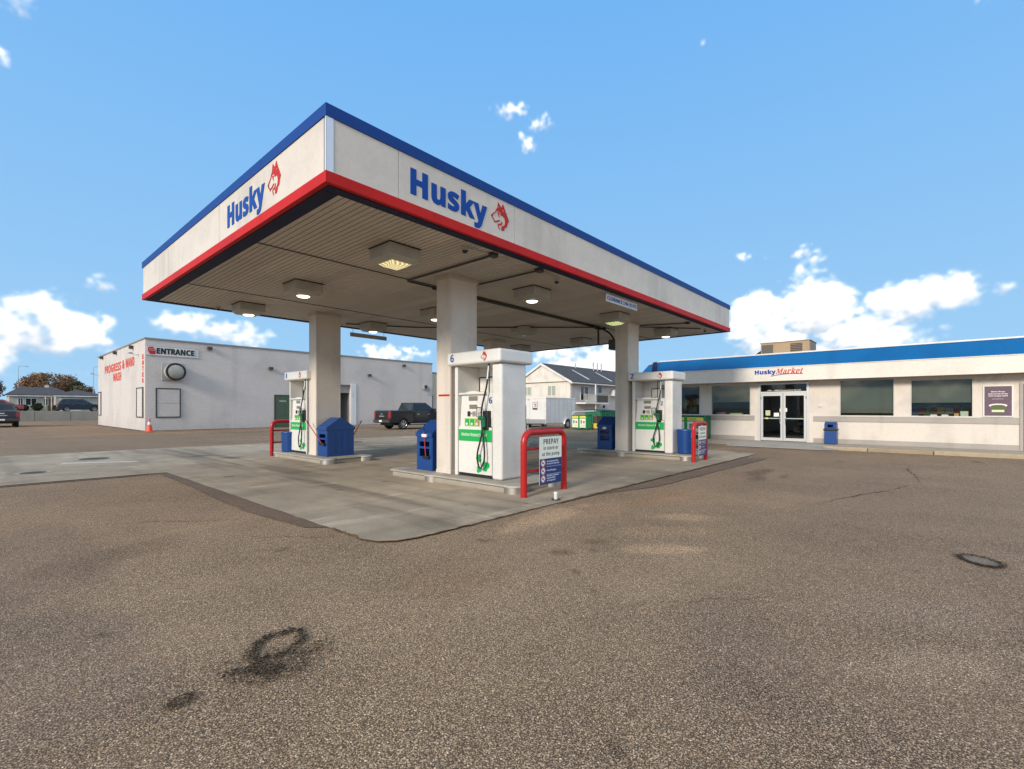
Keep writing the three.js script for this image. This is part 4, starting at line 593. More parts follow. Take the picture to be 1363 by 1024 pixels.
// goods and fittings seen through the store windows
{
  const sh = (label, u, v0, v1, y1) => { const o = thing('shop_shelf', label, 'shelf', [u, 0.125, v0], 'shelves inside the store'); const W = v1 - v0; mesh('back_board', bx(0.25, 0.28, 0, y1, 0, W), plain(0.12, 0.12, 0.12), o); for (let y = 0.1; y < y1; y += 0.36) mesh('shelf_board', bx(0, 0.5, y, y + 0.03, 0, W), plain(0.22, 0.21, 0.2), o);
    const r = rng(Math.round(v0 * 10) + 90); for (let y = 0.13; y < y1 - 0.2; y += 0.36) for (let v = 0.04; v < W - 0.15;) { const w = 0.1 + 0.16 * r(), h = 0.12 + 0.18 * r(), c = [[0.4, 0.05, 0.04], [0.05, 0.12, 0.35], [0.5, 0.4, 0.08], [0.1, 0.3, 0.12], [0.5, 0.48, 0.45], [0.35, 0.16, 0.05]][Math.floor(r() * 6)]; mesh('product', bx(0.04, 0.2, y, y + h, v, v + w * 0.92), plain(...c), o); v += w; } };
  sh('stocked shelf behind the window right of the door', 23.7, -1.0, 0.7, 1.5); sh('stocked shelf behind the window left of the door', 24.2, 6.0, 7.8, 1.35); sh('stocked shelf behind the leftmost store window', 24.3, 8.2, 9.8, 1.9); sh('stocked shelf facing the store entrance', 29.2, 3.9, 5.7, 1.3); sh('stocked shelf behind the blind nearest the entrance', 23.9, 1.1, 2.8, 1.2);
  let k = 0; for (const [v, w, h, c] of [[-0.86, 0.2, 0.2, [0.5, 0.52, 0.42]], [-0.62, 0.12, 0.12, [0.5, 0.3, 0.1]], [-0.35, 0.18, 0.08, [0.7, 0.7, 0.66]], [-0.05, 0.18, 0.08, [0.7, 0.7, 0.66]], [0.45, 0.2, 0.06, [0.2, 0.2, 0.2]], [6.5, 0.5, 0.09, [0.45, 0.5, 0.2]], [7.2, 0.4, 0.12, [0.4, 0.2, 0.2]]]) single('window_carton', bx(22.86, 23.0, 1.205, 1.205 + h, v, v + w), plain(...c), `small ${['green', 'orange', 'flat white', 'low white', 'dark', 'yellowish', 'reddish'][k++]} carton standing inside ${v < 2 ? 'the rightmost large window' : 'the window left of the door'}`, 'carton', 'cartons on the window ledge');
  single('window_ledge', bx(22.82, 23.06, 1.17, 1.203, -1.0, 0.7), plain(0.4, 0.38, 0.35), 'pale ledge inside the rightmost large window', 'ledge'); single('window_ledge', bx(22.82, 23.06, 1.17, 1.203, 6.05, 7.75), plain(0.4, 0.38, 0.35), 'pale ledge inside the window left of the door', 'ledge');
}
// poster beside the rightmost window
{
  const o = thing('poster', 'purple poster with a green burger in a white frame on the store wall', 'poster', [22.56, 1.22, -1.2]);
  mesh('frame', [bx(0, 0.03, 0, 1.06, -0.72, 0)], M.white, o);
  const p = print(0.64, 0.98, 384, (c, W, H) => {
    c.fillStyle = '#5a4353'; c.fillRect(0, 0, W, H); const r = rng(3); for (let i = 0; i < 60; i++) { c.fillStyle = `rgba(${110 + 40 * r()},${60 + 30 * r()},${100 + 30 * r()},0.12)`; c.beginPath(); c.arc(W * r(), H * (0.35 + 0.6 * r()), 40 * r(), 0, 7); c.fill(); }
    c.fillStyle = '#efe9ea'; c.textAlign = 'center'; c.font = `bold ${H * 0.055}px sans-serif`; c.fillText('Warm Wraps', W / 2, H * 0.2, W * 0.66); c.fillText('Now served all day', W / 2, H * 0.275, W * 0.72); c.fillText('Come hungry inside', W / 2, H * 0.345, W * 0.72); c.font = `${H * 0.03}px sans-serif`; c.fillText('while quantities last', W / 2, H * 0.44, W * 0.5);
    c.fillStyle = '#eadfd3'; c.beginPath(); c.ellipse(W / 2, H * 0.65, W * 0.34, H * 0.06, 0, 0, 7); c.fill(); c.fillStyle = '#4d5a2d'; c.beginPath(); c.ellipse(W / 2, H * 0.67, W * 0.26, H * 0.04, 0, 0, 7); c.fill(); c.fillRect(W * 0.24, H * 0.67, W * 0.52, H * 0.13); c.fillStyle = '#cfd6a8'; c.fillRect(W * 0.27, H * 0.80, W * 0.46, H * 0.075); c.fillStyle = '#40503a'; c.fillRect(W * 0.3, H * 0.875, W * 0.4, H * 0.05);
  });
  put(mesh('print', p.geo, p.mat, o), -0.002, 0.04, -0.04, 'u');
}
// walkway, kerb stones and the ramp at the door
{
  const walk = struct('walkway', [bx(20.95, 22.6, -0.02, 0.118, -12, 9.9), bx(22.0, 24, -0.02, 0.116, 9.9, 11.2)], paint(0.40, 0.35, 0.28, { roughness: 0.9, dirt: 1.4, bumpMap: rep(fineBump, 1.2), bumpScale: 0.005 }));
  const kt = [M.kerb, paint(0.42, 0.325, 0.22, { roughness: 0.9, dirt: 1.4, bumpMap: rep(fineBump, 0.9), bumpScale: 0.012 }), paint(0.52, 0.42, 0.29, { roughness: 0.9, dirt: 2.4, bumpMap: rep(fineBump, 1.1), bumpScale: 0.012 })], r = rng(8);
  for (let v = -12; v < 9.9;) { const L = 1.7 + 0.6 * r(), e = Math.min(v + L, 9.9); if (!(v > 2.6 && v < 6.2) ) mesh('kerb_stone', rb(20.62 + 0.03 * r(), 20.94, -0.05, 0.122 + 0.012 * r(), v + 0.008, e - 0.008, 0.03, 2), kt[Math.floor(r() * 3)], walk); v = e; }
  struct('door_ramp', [slab3([[20.0, 0.014, 3.0], [20.96, 0.124, 3.1], [20.96, 0.124, 6.25], [20.0, 0.014, 6.25]].reverse(), -0.03), slab3([[20.0, 0.014, 3.0], [20.6, 0.0, 2.6], [20.96, 0.122, 3.1]].reverse(), -0.02)], paint(0.36, 0.335, 0.30, { roughness: 0.9, dirt: 2, bumpMap: rep(fineBump, 1), bumpScale: 0.004 }));
}
// litter bin by the door
{
  const o = thing('litter_bin', 'blue litter bin with dark rim standing right of the store door', 'litter bin', [22.05, 0.12, 3.02]);
  mesh('drum', rb(-0.2, 0.2, 0, 0.52, -0.2, 0.2, 0.03, 3), M.binBlue, o); mesh('rim', rb(-0.225, 0.225, 0.52, 0.60, -0.225, 0.225, 0.02, 2), M.black, o); mesh('lid', [rb(-0.195, -0.17, 0.60, 0.65, -0.195, 0.195, 0.01), rb(-0.195, -0.17, 0.76, 0.81, -0.195, 0.195, 0.01), bx(-0.195, -0.17, 0.651, 0.759, -0.195, -0.09), bx(-0.195, -0.17, 0.651, 0.759, 0.09, 0.195), rb(0.17, 0.195, 0.60, 0.81, -0.195, 0.195, 0.01), bx(-0.169, 0.169, 0.601, 0.80, -0.195, -0.175), bx(-0.169, 0.169, 0.601, 0.80, 0.175, 0.195), rb(-0.18, 0.18, 0.80, 0.87, -0.185, 0.185, 0.03, 3)], M.binBlue, o);
}
// rooftop unit
{
  const o = thing('rooftop_unit', 'tan rooftop air handling unit on the store roof', 'rooftop unit', [26, 3.62, 4.4]);
  mesh('cabinet', rb(0, 1.6, 0.12, 1.1, 0, 2.1, 0.02), M.tan, o); mesh('lid', bx(-0.03, 1.63, 1.1, 1.13, -0.03, 2.13), paint(0.35, 0.28, 0.2), o); const gr = mesh('intake_shade', bx(-0.01, 0.02, 0.5, 1.0, 0.3, 0.8), M.black, o); for (let i = 0; i < 6; i++) mesh('louvre', bx(-0.03, -0.011, 0.53 + i * 0.08, 0.55 + i * 0.08, 0.3, 0.8), M.tan, gr);  // black sheet behind the louvres stands for the shade inside the opening
  mesh('coil', bx(-0.012, 0.01, 0.3, 1.02, 1.55, 2.06), plain(0.10, 0.08, 0.06), o); mesh('end_panel', bx(0.1, 1.5, 0.25, 1.0, -0.014, 0.001), paint(0.25, 0.2, 0.15), o); mesh('rail', bx(0.1, 1.5, 0, 0.12, 0.1, 2.0), M.galv, o); mesh('hood', slab3([[0.0, 0.75, 2.1], [0.6, 0.75, 2.1], [0.6, 0.35, 2.7], [0, 0.35, 2.7]], 0.02), M.galv, o);
}
// ---------------------------------------------------------------- gas cylinder cages
function gasCage(label, [u, v], W, turnV) {
  const o = thing('cylinder_cage', label, 'cylinder cage', [u, turnV ? 0 : 0.12, v], 'propane cylinder cages'), H = 1.05, D = 0.7;
  mesh('cage_body', [bx(0, D, 0.06, 0.1, 0, W), bx(0, D, H - 0.04, H, 0, W), bx(0.02, D, 0.1, H - 0.04, 0, 0.03), bx(0.02, D, 0.1, H - 0.04, W - 0.03, W), bx(D - 0.03, D, 0.1, H - 0.04, 0.03, W - 0.03)], M.darkGreen, o);
  for (const a of [0, W / 2]) { const d = mesh('cage_door', [bx(-0.02, 0, 0.1, H - 0.04, a + 0.01, a + 0.05), bx(-0.02, 0, 0.1, H - 0.04, a + W / 2 - 0.05, a + W / 2 - 0.01), bx(-0.02, 0, 0.5, 0.54, a + 0.05, a + W / 2 - 0.05)], M.green, o);
    const p = print(W / 2 - 0.14, 0.8, 256, (c, w, h) => { c.fillStyle = '#dfe3d2'; c.fillRect(0, 0, w, h); c.fillStyle = '#e8d94a'; c.fillRect(0, 0, w, h * 0.18); c.fillStyle = '#1c5a34'; c.fillRect(0, h * 0.19, w, h * 0.05); c.font = `bold ${h * 0.1}px sans-serif`; c.fillText('PROPANE', w * 0.08, h * 0.14, w * 0.84); c.fillStyle = '#7d8f74'; c.fillRect(w * 0.12, h * 0.36, w * 0.3, h * 0.3); c.fillStyle = '#b06a5a'; c.fillRect(w * 0.55, h * 0.42, w * 0.3, h * 0.22); c.fillStyle = '#d8c6a0'; c.fillRect(w * 0.1, h * 0.75, w * 0.8, h * 0.16); });
    put(mesh('door_print', p.geo, p.mat, d), -0.024, 0.18, a + W / 2 - 0.07, 'u'); }
  for (let i = 0; i < 3; i++) { const g = mesh('gas_cylinder', new THREE.LatheGeometry([[0.001, 0], [0.14, 0.01], [0.155, 0.06], [0.155, 0.3], [0.13, 0.38], [0.06, 0.41], [0.001, 0.41]].map(([a, b]) => new THREE.Vector2(a, b)), 20).translate(0.35, 0.1, -(0.3 + i * (W - 0.6) / 2)), M.paper, o); mesh('collar', cy(0.35, 0.3 + i * (W - 0.6) / 2, 0.5, 0.58, 0.08), M.galv, g); }
  return o;
}
gasCage('green and white propane cage against the store wall behind the right pump', [21.85, 7.75], 1.75, false);
{ const o = gasCage('green propane cabinet with poster doors beside the white trailer', [28.05, 18.0], 1.25, true); mesh('side_print', bx(0.06, 0.6, 0.15, 0.95, -0.006, -0.001), M.green, o); mesh('top_rail', pathTube([[-0.02, 1.05, 1.2], [-0.02, 1.28, 1.1], [1.3, 1.32, 0.2]], 0.03, 0.15, 8), M.white, o); }
{ const o = thing('hand_cart', 'yellow and dark trolley beside the propane cabinet', 'trolley', [29.0, 0, 17.7]); mesh('tub', rb(0, 0.8, 0.1, 0.45, 0, 0.5, 0.03), M.yellow, o); mesh('frame', [pathTube([[0.05, 0.1, 0.45], [0.0, 1.2, 0.6], [0.0, 1.2, 0.1], [0.05, 0.1, 0.05]], 0.022, 0.1, 8)], M.darkMetal, o); mesh('load', rb(0.05, 0.7, 0.46, 1.0, 0.08, 0.42, 0.05), plain(0.08, 0.05, 0.03), o); for (const v of [0, 0.5]) mesh('wheel', new THREE.TorusGeometry(0.08, 0.03, 8, 20).translate(0.15, 0.11, -v), M.rubber, o); }
{ const o = thing('dumpster', 'green ribbed dumpster in front of the apartment house', 'dumpster', [32.0, 0, 19.3]); mesh('tub', rb(0, 2.4, 0.15, 1.3, 0, 1.4, 0.03), M.darkGreen, o); for (let i = 0; i < 9; i++) mesh('rib', bx(0.1 + i * 0.26, 0.18 + i * 0.26, 0.2, 1.28, -0.05, -0.001), M.darkGreen, o); mesh('lid', slab3([[-0.03, 1.31, -0.05], [-0.03, 1.42, 1.43], [2.43, 1.42, 1.43], [2.43, 1.31, -0.05]], -0.04), plain(0.008, 0.05, 0.035), o); }

// ---------------------------------------------------------------- cargo trailer
{
  const o = thing('cargo_trailer', 'white enclosed cargo trailer parked behind the pumps', 'trailer', [27.1, 0, 20.8]), L = 3.7, W = 1.85;
  mesh('box', rb(0, L, 0.42, 2.28, 0, W, 0.03, 2), paint(0.76, 0.75, 0.74, { roughness: 0.35 }), o); mesh('roof_trim', rb(-0.02, L + 0.02, 2.2, 2.31, -0.02, W + 0.02, 0.03, 2), M.white, o);
  for (let i = 1; i < 7; i++) mesh('panel_seam', bx(i * L / 7 - 0.008, i * L / 7 + 0.008, 0.5, 2.2, -0.006, -0.0005), M.galv, o);
  mesh('stone_guard', bx(-0.01, -0.0005, 0.43, 0.72, 0.02, W - 0.02), M.galv, o); mesh('bottom_rail', bx(-0.005, L + 0.005, 0.40, 0.46, -0.008, W + 0.008), M.galv, o); mesh('tongue', [slab3([[0, 0.36, 0.2], [-1.1, 0.36, W / 2], [-1.1, 0.43, W / 2], [0, 0.43, 0.2]], 0.05), slab3([[0, 0.36, W - 0.2], [-1.1, 0.36, W / 2], [-1.1, 0.43, W / 2], [0, 0.43, W - 0.2]], 0.05)], M.darkMetal, o); mesh('jack', cy(-0.9, W / 2, 0, 0.8, 0.04), M.galv, o);
  const fd = mesh('fender', new THREE.TorusGeometry(0.42, 0.05, 8, 24, Math.PI).scale(1, 1, 2.2).translate(2.55, 0.34, 0.05), M.alu, o);
  const ty = mesh('wheel', new THREE.TorusGeometry(0.245, 0.09, 12, 32).translate(2.55, 0.335, 0.04), M.rubber, o); mesh('rim', new THREE.CylinderGeometry(0.19, 0.19, 0.1, 24).rotateX(Math.PI / 2).translate(2.55, 0.335, 0.06), M.galv, ty);
  const s = mesh('sign', bx(-0.012, -0.0005, 1.42, 1.98, 0.78, 1.22), M.white, o); mesh('sign_border', [bx(-0.018, -0.0125, 1.42, 1.45, 0.78, 1.22), bx(-0.018, -0.0125, 1.95, 1.98, 0.78, 1.22), bx(-0.018, -0.0125, 1.45, 1.95, 0.78, 0.81), bx(-0.018, -0.0125, 1.45, 1.95, 1.19, 1.22), bx(-0.018, -0.0125, 1.45, 1.54, 0.81, 1.19)], M.darkMetal, s); put(mesh('emblem', emblemAt(0.24, 0.32), M.letterRed, s), -0.013, 1.58, 1.13, 'u');
  mesh('marker_lamp', bx(-0.025, -0.0005, 2.12, 2.17, 1.6, 1.68), M.tail, o);
}

// ---------------------------------------------------------------- the car wash
{
  const U0 = 7.55, U1 = 31.8, V0 = 39.4, V1 = 57.6, H = 6.15, o = thing('car_wash', 'long off-white painted block car wash with flat roof', 'car wash', [0, 0, 0]);
  const bayA = 19.4, bayB = 22.5, bayH = 3.62;
  mesh('front_wall', [bx(U0, bayA, -0.1, H, V0, V0 + 0.3), bx(bayB, U1, -0.1, H, V0, V0 + 0.3), bx(bayA, bayB, bayH, H, V0, V0 + 0.3)], M.washWall, o);
  mesh('end_wall', bx(U0, U0 + 0.3, -0.1, H, V0 + 0.301, V1), M.washWall, o); mesh('far_end_wall', bx(U1 - 0.3, U1, -0.1, H, V0 + 0.301, V1), M.washWall, o); mesh('back_wall', bx(U0 + 0.3, U1 - 0.3, -0.1, H, V1 - 0.3, V1), M.washWall, o); mesh('roof', bx(U0 + 0.3, U1 - 0.3, H - 0.5, H - 0.4, V0 + 0.3, V1 - 0.3), M.shingle, o);
  const cap = paint(0.30, 0.28, 0.27); mesh('parapet_cap', bx(U0 - 0.05, U1 + 0.05, H, H + 0.1, V0 - 0.06, V0 + 0.34), cap, o); mesh('parapet_cap', bx(U0 - 0.05, U0 + 0.34, H, H + 0.1, V0 + 0.341, V1 + 0.05), cap, o); mesh('parapet_cap', bx(U1 - 0.34, U1 + 0.05, H, H + 0.1, V0 + 0.341, V1 + 0.05), cap, o);
  // wash bay: dark inside with pale jamb
  const jm = paint(0.80, 0.80, 0.82, { roughness: 0.5 }); mesh('bay_jamb', bx(bayB - 0.002, bayB + 0.5, 0, bayH + 0.12, V0 - 0.06, V0 - 0.001), jm, o); mesh('bay_jamb', bx(bayA - 0.4, bayA, 0, bayH + 0.12, V0 - 0.06, V0 - 0.001), jm, o);
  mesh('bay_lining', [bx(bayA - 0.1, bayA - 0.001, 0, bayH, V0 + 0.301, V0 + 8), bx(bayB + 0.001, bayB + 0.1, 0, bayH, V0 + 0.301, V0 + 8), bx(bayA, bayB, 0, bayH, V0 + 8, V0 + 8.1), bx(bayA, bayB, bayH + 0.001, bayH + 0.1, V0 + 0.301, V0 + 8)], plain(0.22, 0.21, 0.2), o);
  const dr = mesh('bay_door', bx(bayA, bayB, 2.9, bayH - 0.001, V0 + 0.25, V0 + 0.299), plain(0.3, 0.29, 0.28), o);
  // green service door
  const gd = mesh('service_door', bx(15.95, 17.1, 0.0, 2.5, V0 - 0.05, V0 - 0.001), paint(0.075, 0.12, 0.075), o); mesh('door_frame', [bx(15.84, 15.949, 0, 2.6, V0 - 0.06, V0 - 0.001), bx(17.101, 17.2, 0, 2.6, V0 - 0.06, V0 - 0.001), bx(15.95, 17.1, 2.501, 2.6, V0 - 0.06, V0 - 0.001)], M.darkMetal, gd); mesh('handle', cyl3([16.95, 1.05, V0 - 0.05], [16.95, 1.05, V0 - 0.12], 0.05), M.chrome, gd); put(mesh('door_label', textGeo('PRIVATE', 0.5, 0.1, 0.004), M.paper, gd), 16.25, 2.05, V0 - 0.051);
  // boarded frames low on the walls
  const fr = (name, parts) => mesh(name, parts, M.darkMetal, o), t = 0.07;
  { const a = 8.12, b = 9.55, y0 = 0.88, y1 = 2.9, f = fr('boarded_frame', [bx(a, b, y0, y0 + t, V0 - 0.05, V0 - 0.001), bx(a, b, y1 - t, y1, V0 - 0.05, V0 - 0.001), bx(a, a + t, y0 + t, y1 - t, V0 - 0.05, V0 - 0.001), bx(b - t, b, y0 + t, y1 - t, V0 - 0.05, V0 - 0.001)]); for (const [p, q] of [[y0 + t, 1.86], [1.885, y1 - t]]) mesh('board', bx(a + t, b - t, p, q, V0 - 0.03, V0 - 0.001), M.washWall, f); }
  for (const [v0, v1, y1] of [[39.85, 41.85, 2.95], [55.9, 57.45, 3.0]]) { const f = fr('boarded_frame', [bx(U0 - 0.05, U0 - 0.001, 0.88, 0.88 + t, v0, v1), bx(U0 - 0.05, U0 - 0.001, y1 - t, y1, v0, v1), bx(U0 - 0.05, U0 - 0.001, 0.88 + t, y1 - t, v0, v0 + 0.22), bx(U0 - 0.05, U0 - 0.001, 0.88 + t, y1 - t, v1 - 0.16, v1)]); mesh('board', bx(U0 - 0.03, U0 - 0.001, 0.88 + t, y1 - t, v0 + 0.22, v1 - 0.16), M.washWall, f); }
  // red painted lettering on the end wall
  const rd = plain(0.55, 0.06, 0.035, { roughness: 0.8 });
  const word = (s, w, h, y, v) => put(mesh('lettering', textGeo(s, w, h, 0.008, font, 0, 4, 0.03), rd, o), U0 - 0.001, y, v, 'u');
  word('PROGRESS', 6.9, 0.62, 4.52, 54.2); word('&', 0.9, 0.62, 4.56, 46.85); word('WAND', 3.0, 0.62, 4.58, 45.6); word('WASH', 3.3, 0.62, 3.72, 50.5);
  ['E', 'N', 'T', 'E', 'R'].forEach((c, i) => word(c, 0.5, 0.3, 4.85 - i * 0.4, 40.25)); mesh('paint_run', [bx(U0 - 0.005, U0 - 0.0005, 4.2, 4.52, 52.0, 52.07), bx(U0 - 0.005, U0 - 0.0005, 4.3, 4.6, 44.6, 44.66)], rd, o);
  // service boxes
  const mb = mesh('meter_box', rb(30.55, 31.05, 3.45, 3.95, V0 - 0.2, V0 - 0.001, 0.02), M.galv, o); mesh('box_door', bx(30.7, 30.98, 3.55, 3.88, V0 - 0.22, V0 - 0.201), M.black, mb); mesh('drain_pipe', pathTube([[31.2, 3.8, V0 - 0.06], [31.25, 2.9, V0 - 0.06], [31.4, 2.9, V0 - 0.06], [31.4, 3.6, V0 - 0.06]], 0.03, 0.1, 8), M.galv, o);
}
struct('wall_foot_dirt', [flat([...wob([7.3, 39.1], [30, 39.05], 120, 0.35, 71), [30, 39.42], [7.5, 39.42]], 0.01), flat([...wob([7.2, 57], [7.25, 39.3], 90, 0.3, 75), [7.56, 39.3], [7.56, 57]], 0.009)], new THREE.MeshPhysicalMaterial({ map: rep(asphalt.col, 0.5), color: lin(0.42, 0.33, 0.22), roughness: 1 }));
{ const o = thing('entrance_sign', 'white entrance sign with red hand emblem on the car wash corner', 'sign', [7.6, 5.08, 39.36]); mesh('panel', bx(0, 3.0, 0, 0.66, 0, 0.03), M.white, o); mesh('border', [bx(0, 3.0, 0, 0.03, -0.01, -0.0005), bx(0, 3.0, 0.63, 0.66, -0.01, -0.0005), bx(2.82, 2.85, 0.03, 0.63, -0.01, -0.0005)], M.galv, o);
  put(mesh('lettering', textGeo('ENTRANCE', 2.2, 0.36, 0.012, font, 0, 4, 0.05), M.black, o), 0.56, 0.15, -0.001);
  const s = new THREE.Shape(); [[0.05, 0.3], [0.05, 0.5], [0.12, 0.56], [0.3, 0.58], [0.4, 0.5], [0.4, 0.42], [0.47, 0.36], [0.47, 0.1], [0.4, 0.08], [0.16, 0.08], [0.1, 0.18]].forEach(([x, y], i) => i ? s.lineTo(x, y) : s.moveTo(x, y)); put(mesh('hand_emblem', new THREE.ExtrudeGeometry(s, { depth: 0.012, bevelEnabled: false }), plain(0.5, 0.01, 0.03), o), 0.04, 0, -0.001); for (const y of [0.44, 0.34]) put(mesh('finger_gap', new THREE.BoxGeometry(0.3, 0.016, 0.006).translate(0.27, y, 0.015), M.paper, o), 0.04, 0, -0.001); }
{ const o = thing('exhaust_fan', 'round grey exhaust fan hood with dark ring on the car wash wall', 'exhaust fan', [9.15, 4.02, 39.4]); mesh('wall_plate', rb(-0.72, 0.55, -0.62, 0.62, -0.04, 0, 0.02), M.galv, o); mesh('drum', new THREE.CylinderGeometry(0.55, 0.58, 0.5, 40).rotateX(Math.PI / 2).translate(0, 0, 0.25), M.lampBox, o); mesh('seal_ring', new THREE.TorusGeometry(0.53, 0.075, 12, 48).translate(0, 0, 0.52), M.rubber, o); mesh('cover', new THREE.SphereGeometry(0.5, 36, 14, 0, Math.PI * 2, 0, Math.PI / 2).scale(1, 0.25, 1).rotateX(Math.PI / 2).translate(0, 0, 0.52), paint(0.45, 0.43, 0.38, { roughness: 0.4, metalness: 0.4 }), o); mesh('cross_brace', [cyl3([-0.35, -0.35, -0.63], [0.35, 0.35, -0.63], 0.012), cyl3([-0.35, 0.35, -0.63], [0.35, -0.35, -0.63], 0.012)], M.galv, o); }
function wallLight(label, [u, y, v], face) { const o = thing('wall_light', label, 'wall light', [u, y, v], 'wall lights on the car wash', FACE[face]); mesh('backplate', bx(-0.1, 0.1, -0.13, 0.13, -0.03, 0), M.darkMetal, o); mesh('hood', rb(-0.15, 0.15, -0.1, 0.13, -0.24, -0.031, 0.03), plain(0.06, 0.045, 0.03), o); mesh('lens', bx(-0.12, 0.12, -0.13, -0.1005, -0.2, -0.06), M.galv, o); }
wallLight('brown wall light right of the entrance sign', [11.3, 5.84, 39.4], 'v'); wallLight('small wall light above the green service door', [15.55, 4.65, 39.4], 'v'); wallLight('wall light above the parked black pickup', [24.35, 4.57, 39.4], 'v'); wallLight('wall light at the right end of the car wash parapet', [28.2, 5.72, 39.4], 'v');
wallLight('leftmost flood light along the car wash end parapet', [7.55, 5.98, 55.1], 'u'); wallLight('middle flood light along the car wash end parapet', [7.55, 5.95, 49.05], 'u'); wallLight('rightmost flood light along the car wash end parapet', [7.55, 5.88, 43.05], 'u');
for (const [v, y, l] of [[57.4, 4.6, 'security camera on a bracket at the far left corner of the car wash'], [41.3, 5.25, 'security camera on a bracket at the near corner of the car wash']]) { const o = thing('security_camera', l, 'camera', [7.55, y, v]); mesh('bracket', tube([[0, 0, 0], [-0.2, -0.04, 0.06], [-0.35, 0.06, 0.12]], 0.018, 16, 6), M.galv, o); mesh('body', rb(-0.55, -0.3, 0.02, 0.13, 0.06, 0.18, 0.02), M.galv, o); }
{ const o = thing('service_annex', 'lower grey annex beyond the right end of the car wash', 'building', [31.9, 0, 41]); mesh('wall', bx(0, 4.5, 0, 5.35, 0, 12), paint(0.62, 0.57, 0.46), o); mesh('parapet_cap', bx(-0.05, 4.55, 5.35, 5.45, -0.05, 12.05), M.darkMetal, o); mesh('door', bx(0.35, 1.3, 0, 2.9, -0.04, -0.001), plain(0.12, 0.12, 0.11), o); }
// traffic cone
{ const o = thing('traffic_cone', 'orange traffic cone with pale collar at the car wash corner', 'cone', [7.42, 0, 37.6]); mesh('base', rb(-0.24, 0.24, 0, 0.045, -0.24, 0.24, 0.02), M.cone, o); mesh('body', new THREE.LatheGeometry([[0.19, 0.045], [0.17, 0.06], [0.045, 0.84], [0.035, 0.86], [0.001, 0.86]].map(([a, b]) => new THREE.Vector2(a, b)), 28), M.cone, o); mesh('collar', new THREE.CylinderGeometry(0.079, 0.108, 0.17, 28, 1, true).translate(0, 0.56, 0), M.paper, o); mesh('collar', new THREE.CylinderGeometry(0.052, 0.062, 0.07, 28, 1, true).translate(0, 0.77, 0), plain(0.35, 0.1, 0.3), o); }

// ---------------------------------------------------------------- vehicles (x forward, z across)
function wheelAt(o, x, z, r, w = 0.24) {
  const s = Math.sign(z), t = mesh('wheel', new THREE.LatheGeometry([[r * 0.62, -w / 2], [r * 0.9, -w / 2], [r, -w / 2 + 0.05], [r, w / 2 - 0.05], [r * 0.9, w / 2], [r * 0.62, w / 2]].map(([a, b]) => new THREE.Vector2(a, b)), 30).rotateX(Math.PI / 2).translate(x, r, z), M.rubber, o);
  const sp = [new THREE.CylinderGeometry(r * 0.16, r * 0.16, 0.06, 16).rotateX(Math.PI / 2).translate(x, r, z + s * w * 0.36)]; for (let i = 0; i < 6; i++) sp.push(new THREE.BoxGeometry(r * 0.13, r * 0.56, 0.04).translate(0, r * 0.32, 0).rotateZ(i * Math.PI / 3).translate(x, r, z + s * w * 0.36)); sp.push(new THREE.TorusGeometry(r * 0.62, 0.022, 8, 28).translate(x, r, z + s * w * 0.42));
  mesh('rim', sp, M.chrome, t); mesh('brake_disc', new THREE.CylinderGeometry(r * 0.55, r * 0.55, 0.03, 24).rotateX(Math.PI / 2).translate(x, r, z + s * 0.02), M.darkMetal, t);
}
function sideBody(pts, wheels, r, W, mat, name, o) {       // side outline with wheel arches, extruded across
  const s = new THREE.Shape(); s.moveTo(...pts[0]); for (const p of pts.slice(1)) p.length === 4 ? s.quadraticCurveTo(...p) : s.lineTo(...p);
  for (const x of wheels) { s.lineTo(x + r, pts[0][1]); s.absarc(x, r * 0.84, r, Math.asin(clamp((pts[0][1] - r * 0.84) / r, -1, 1)), Math.PI - Math.asin(clamp((pts[0][1] - r * 0.84) / r, -1, 1)), false); }
  s.closePath(); return mesh(name, new THREE.ExtrudeGeometry(s, { depth: W - 0.1, bevelEnabled: true, bevelSize: 0.05, bevelThickness: 0.05, bevelSegments: 3, curveSegments: 16 }).translate(0, 0, -(W - 0.1) / 2), mat, o);
}
function cabin(o, base, top, mat, glass) {                  // base / top: [x rear, x front, y, half width]
  const [a0, a1, ya, wa] = base, [b0, b1, yb, wb] = top, P = (x, y, z) => [x, y, -z];
  const c = [P(a0, ya, wa), P(a1, ya, wa), P(b1, yb, wb), P(b0, yb, wb), P(a0, ya, -wa), P(a1, ya, -wa), P(b1, yb, -wb), P(b0, yb, -wb)];
  const body = mesh('cabin', [slab3([c[0], c[1], c[2], c[3]], 0.001), slab3([c[5], c[4], c[7], c[6]], 0.001), slab3([c[1], c[5], c[6], c[2]], 0.001), slab3([c[4], c[0], c[3], c[7]], 0.001), slab3([c[3], c[2], c[6], c[7]], 0.03)], mat, o);
  const lerp = (p, q, t) => p.map((x, i) => mix(x, q[i], t)), patch = (p0, p1, p2, p3, s0, s1, t0, t1) => { const q = (s, t) => lerp(lerp(p0, p1, s), lerp(p3, p2, s), t); return [q(s0, t0), q(s1, t0), q(s1, t1), q(s0, t1)]; };
  const sides = [[c[0], c[1], c[2], c[3]], [c[5], c[4], c[7], c[6]]];
  sides.forEach((f, k) => glass.forEach(([s0, s1]) => mesh('side_window', slab3(patch(...f, k ? 1 - s1 : s0, k ? 1 - s0 : s1, 0.12, 0.86), 0.012), M.darkGlass, body)));
  mesh('windscreen', slab3(patch(c[1], c[5], c[6], c[2], 0.07, 0.93, 0.08, 0.9), 0.012), M.darkGlass, body); mesh('rear_window', slab3(patch(c[4], c[0], c[3], c[7], 0.1, 0.9, 0.12, 0.88), 0.012), M.darkGlass, body);
  return body;
}
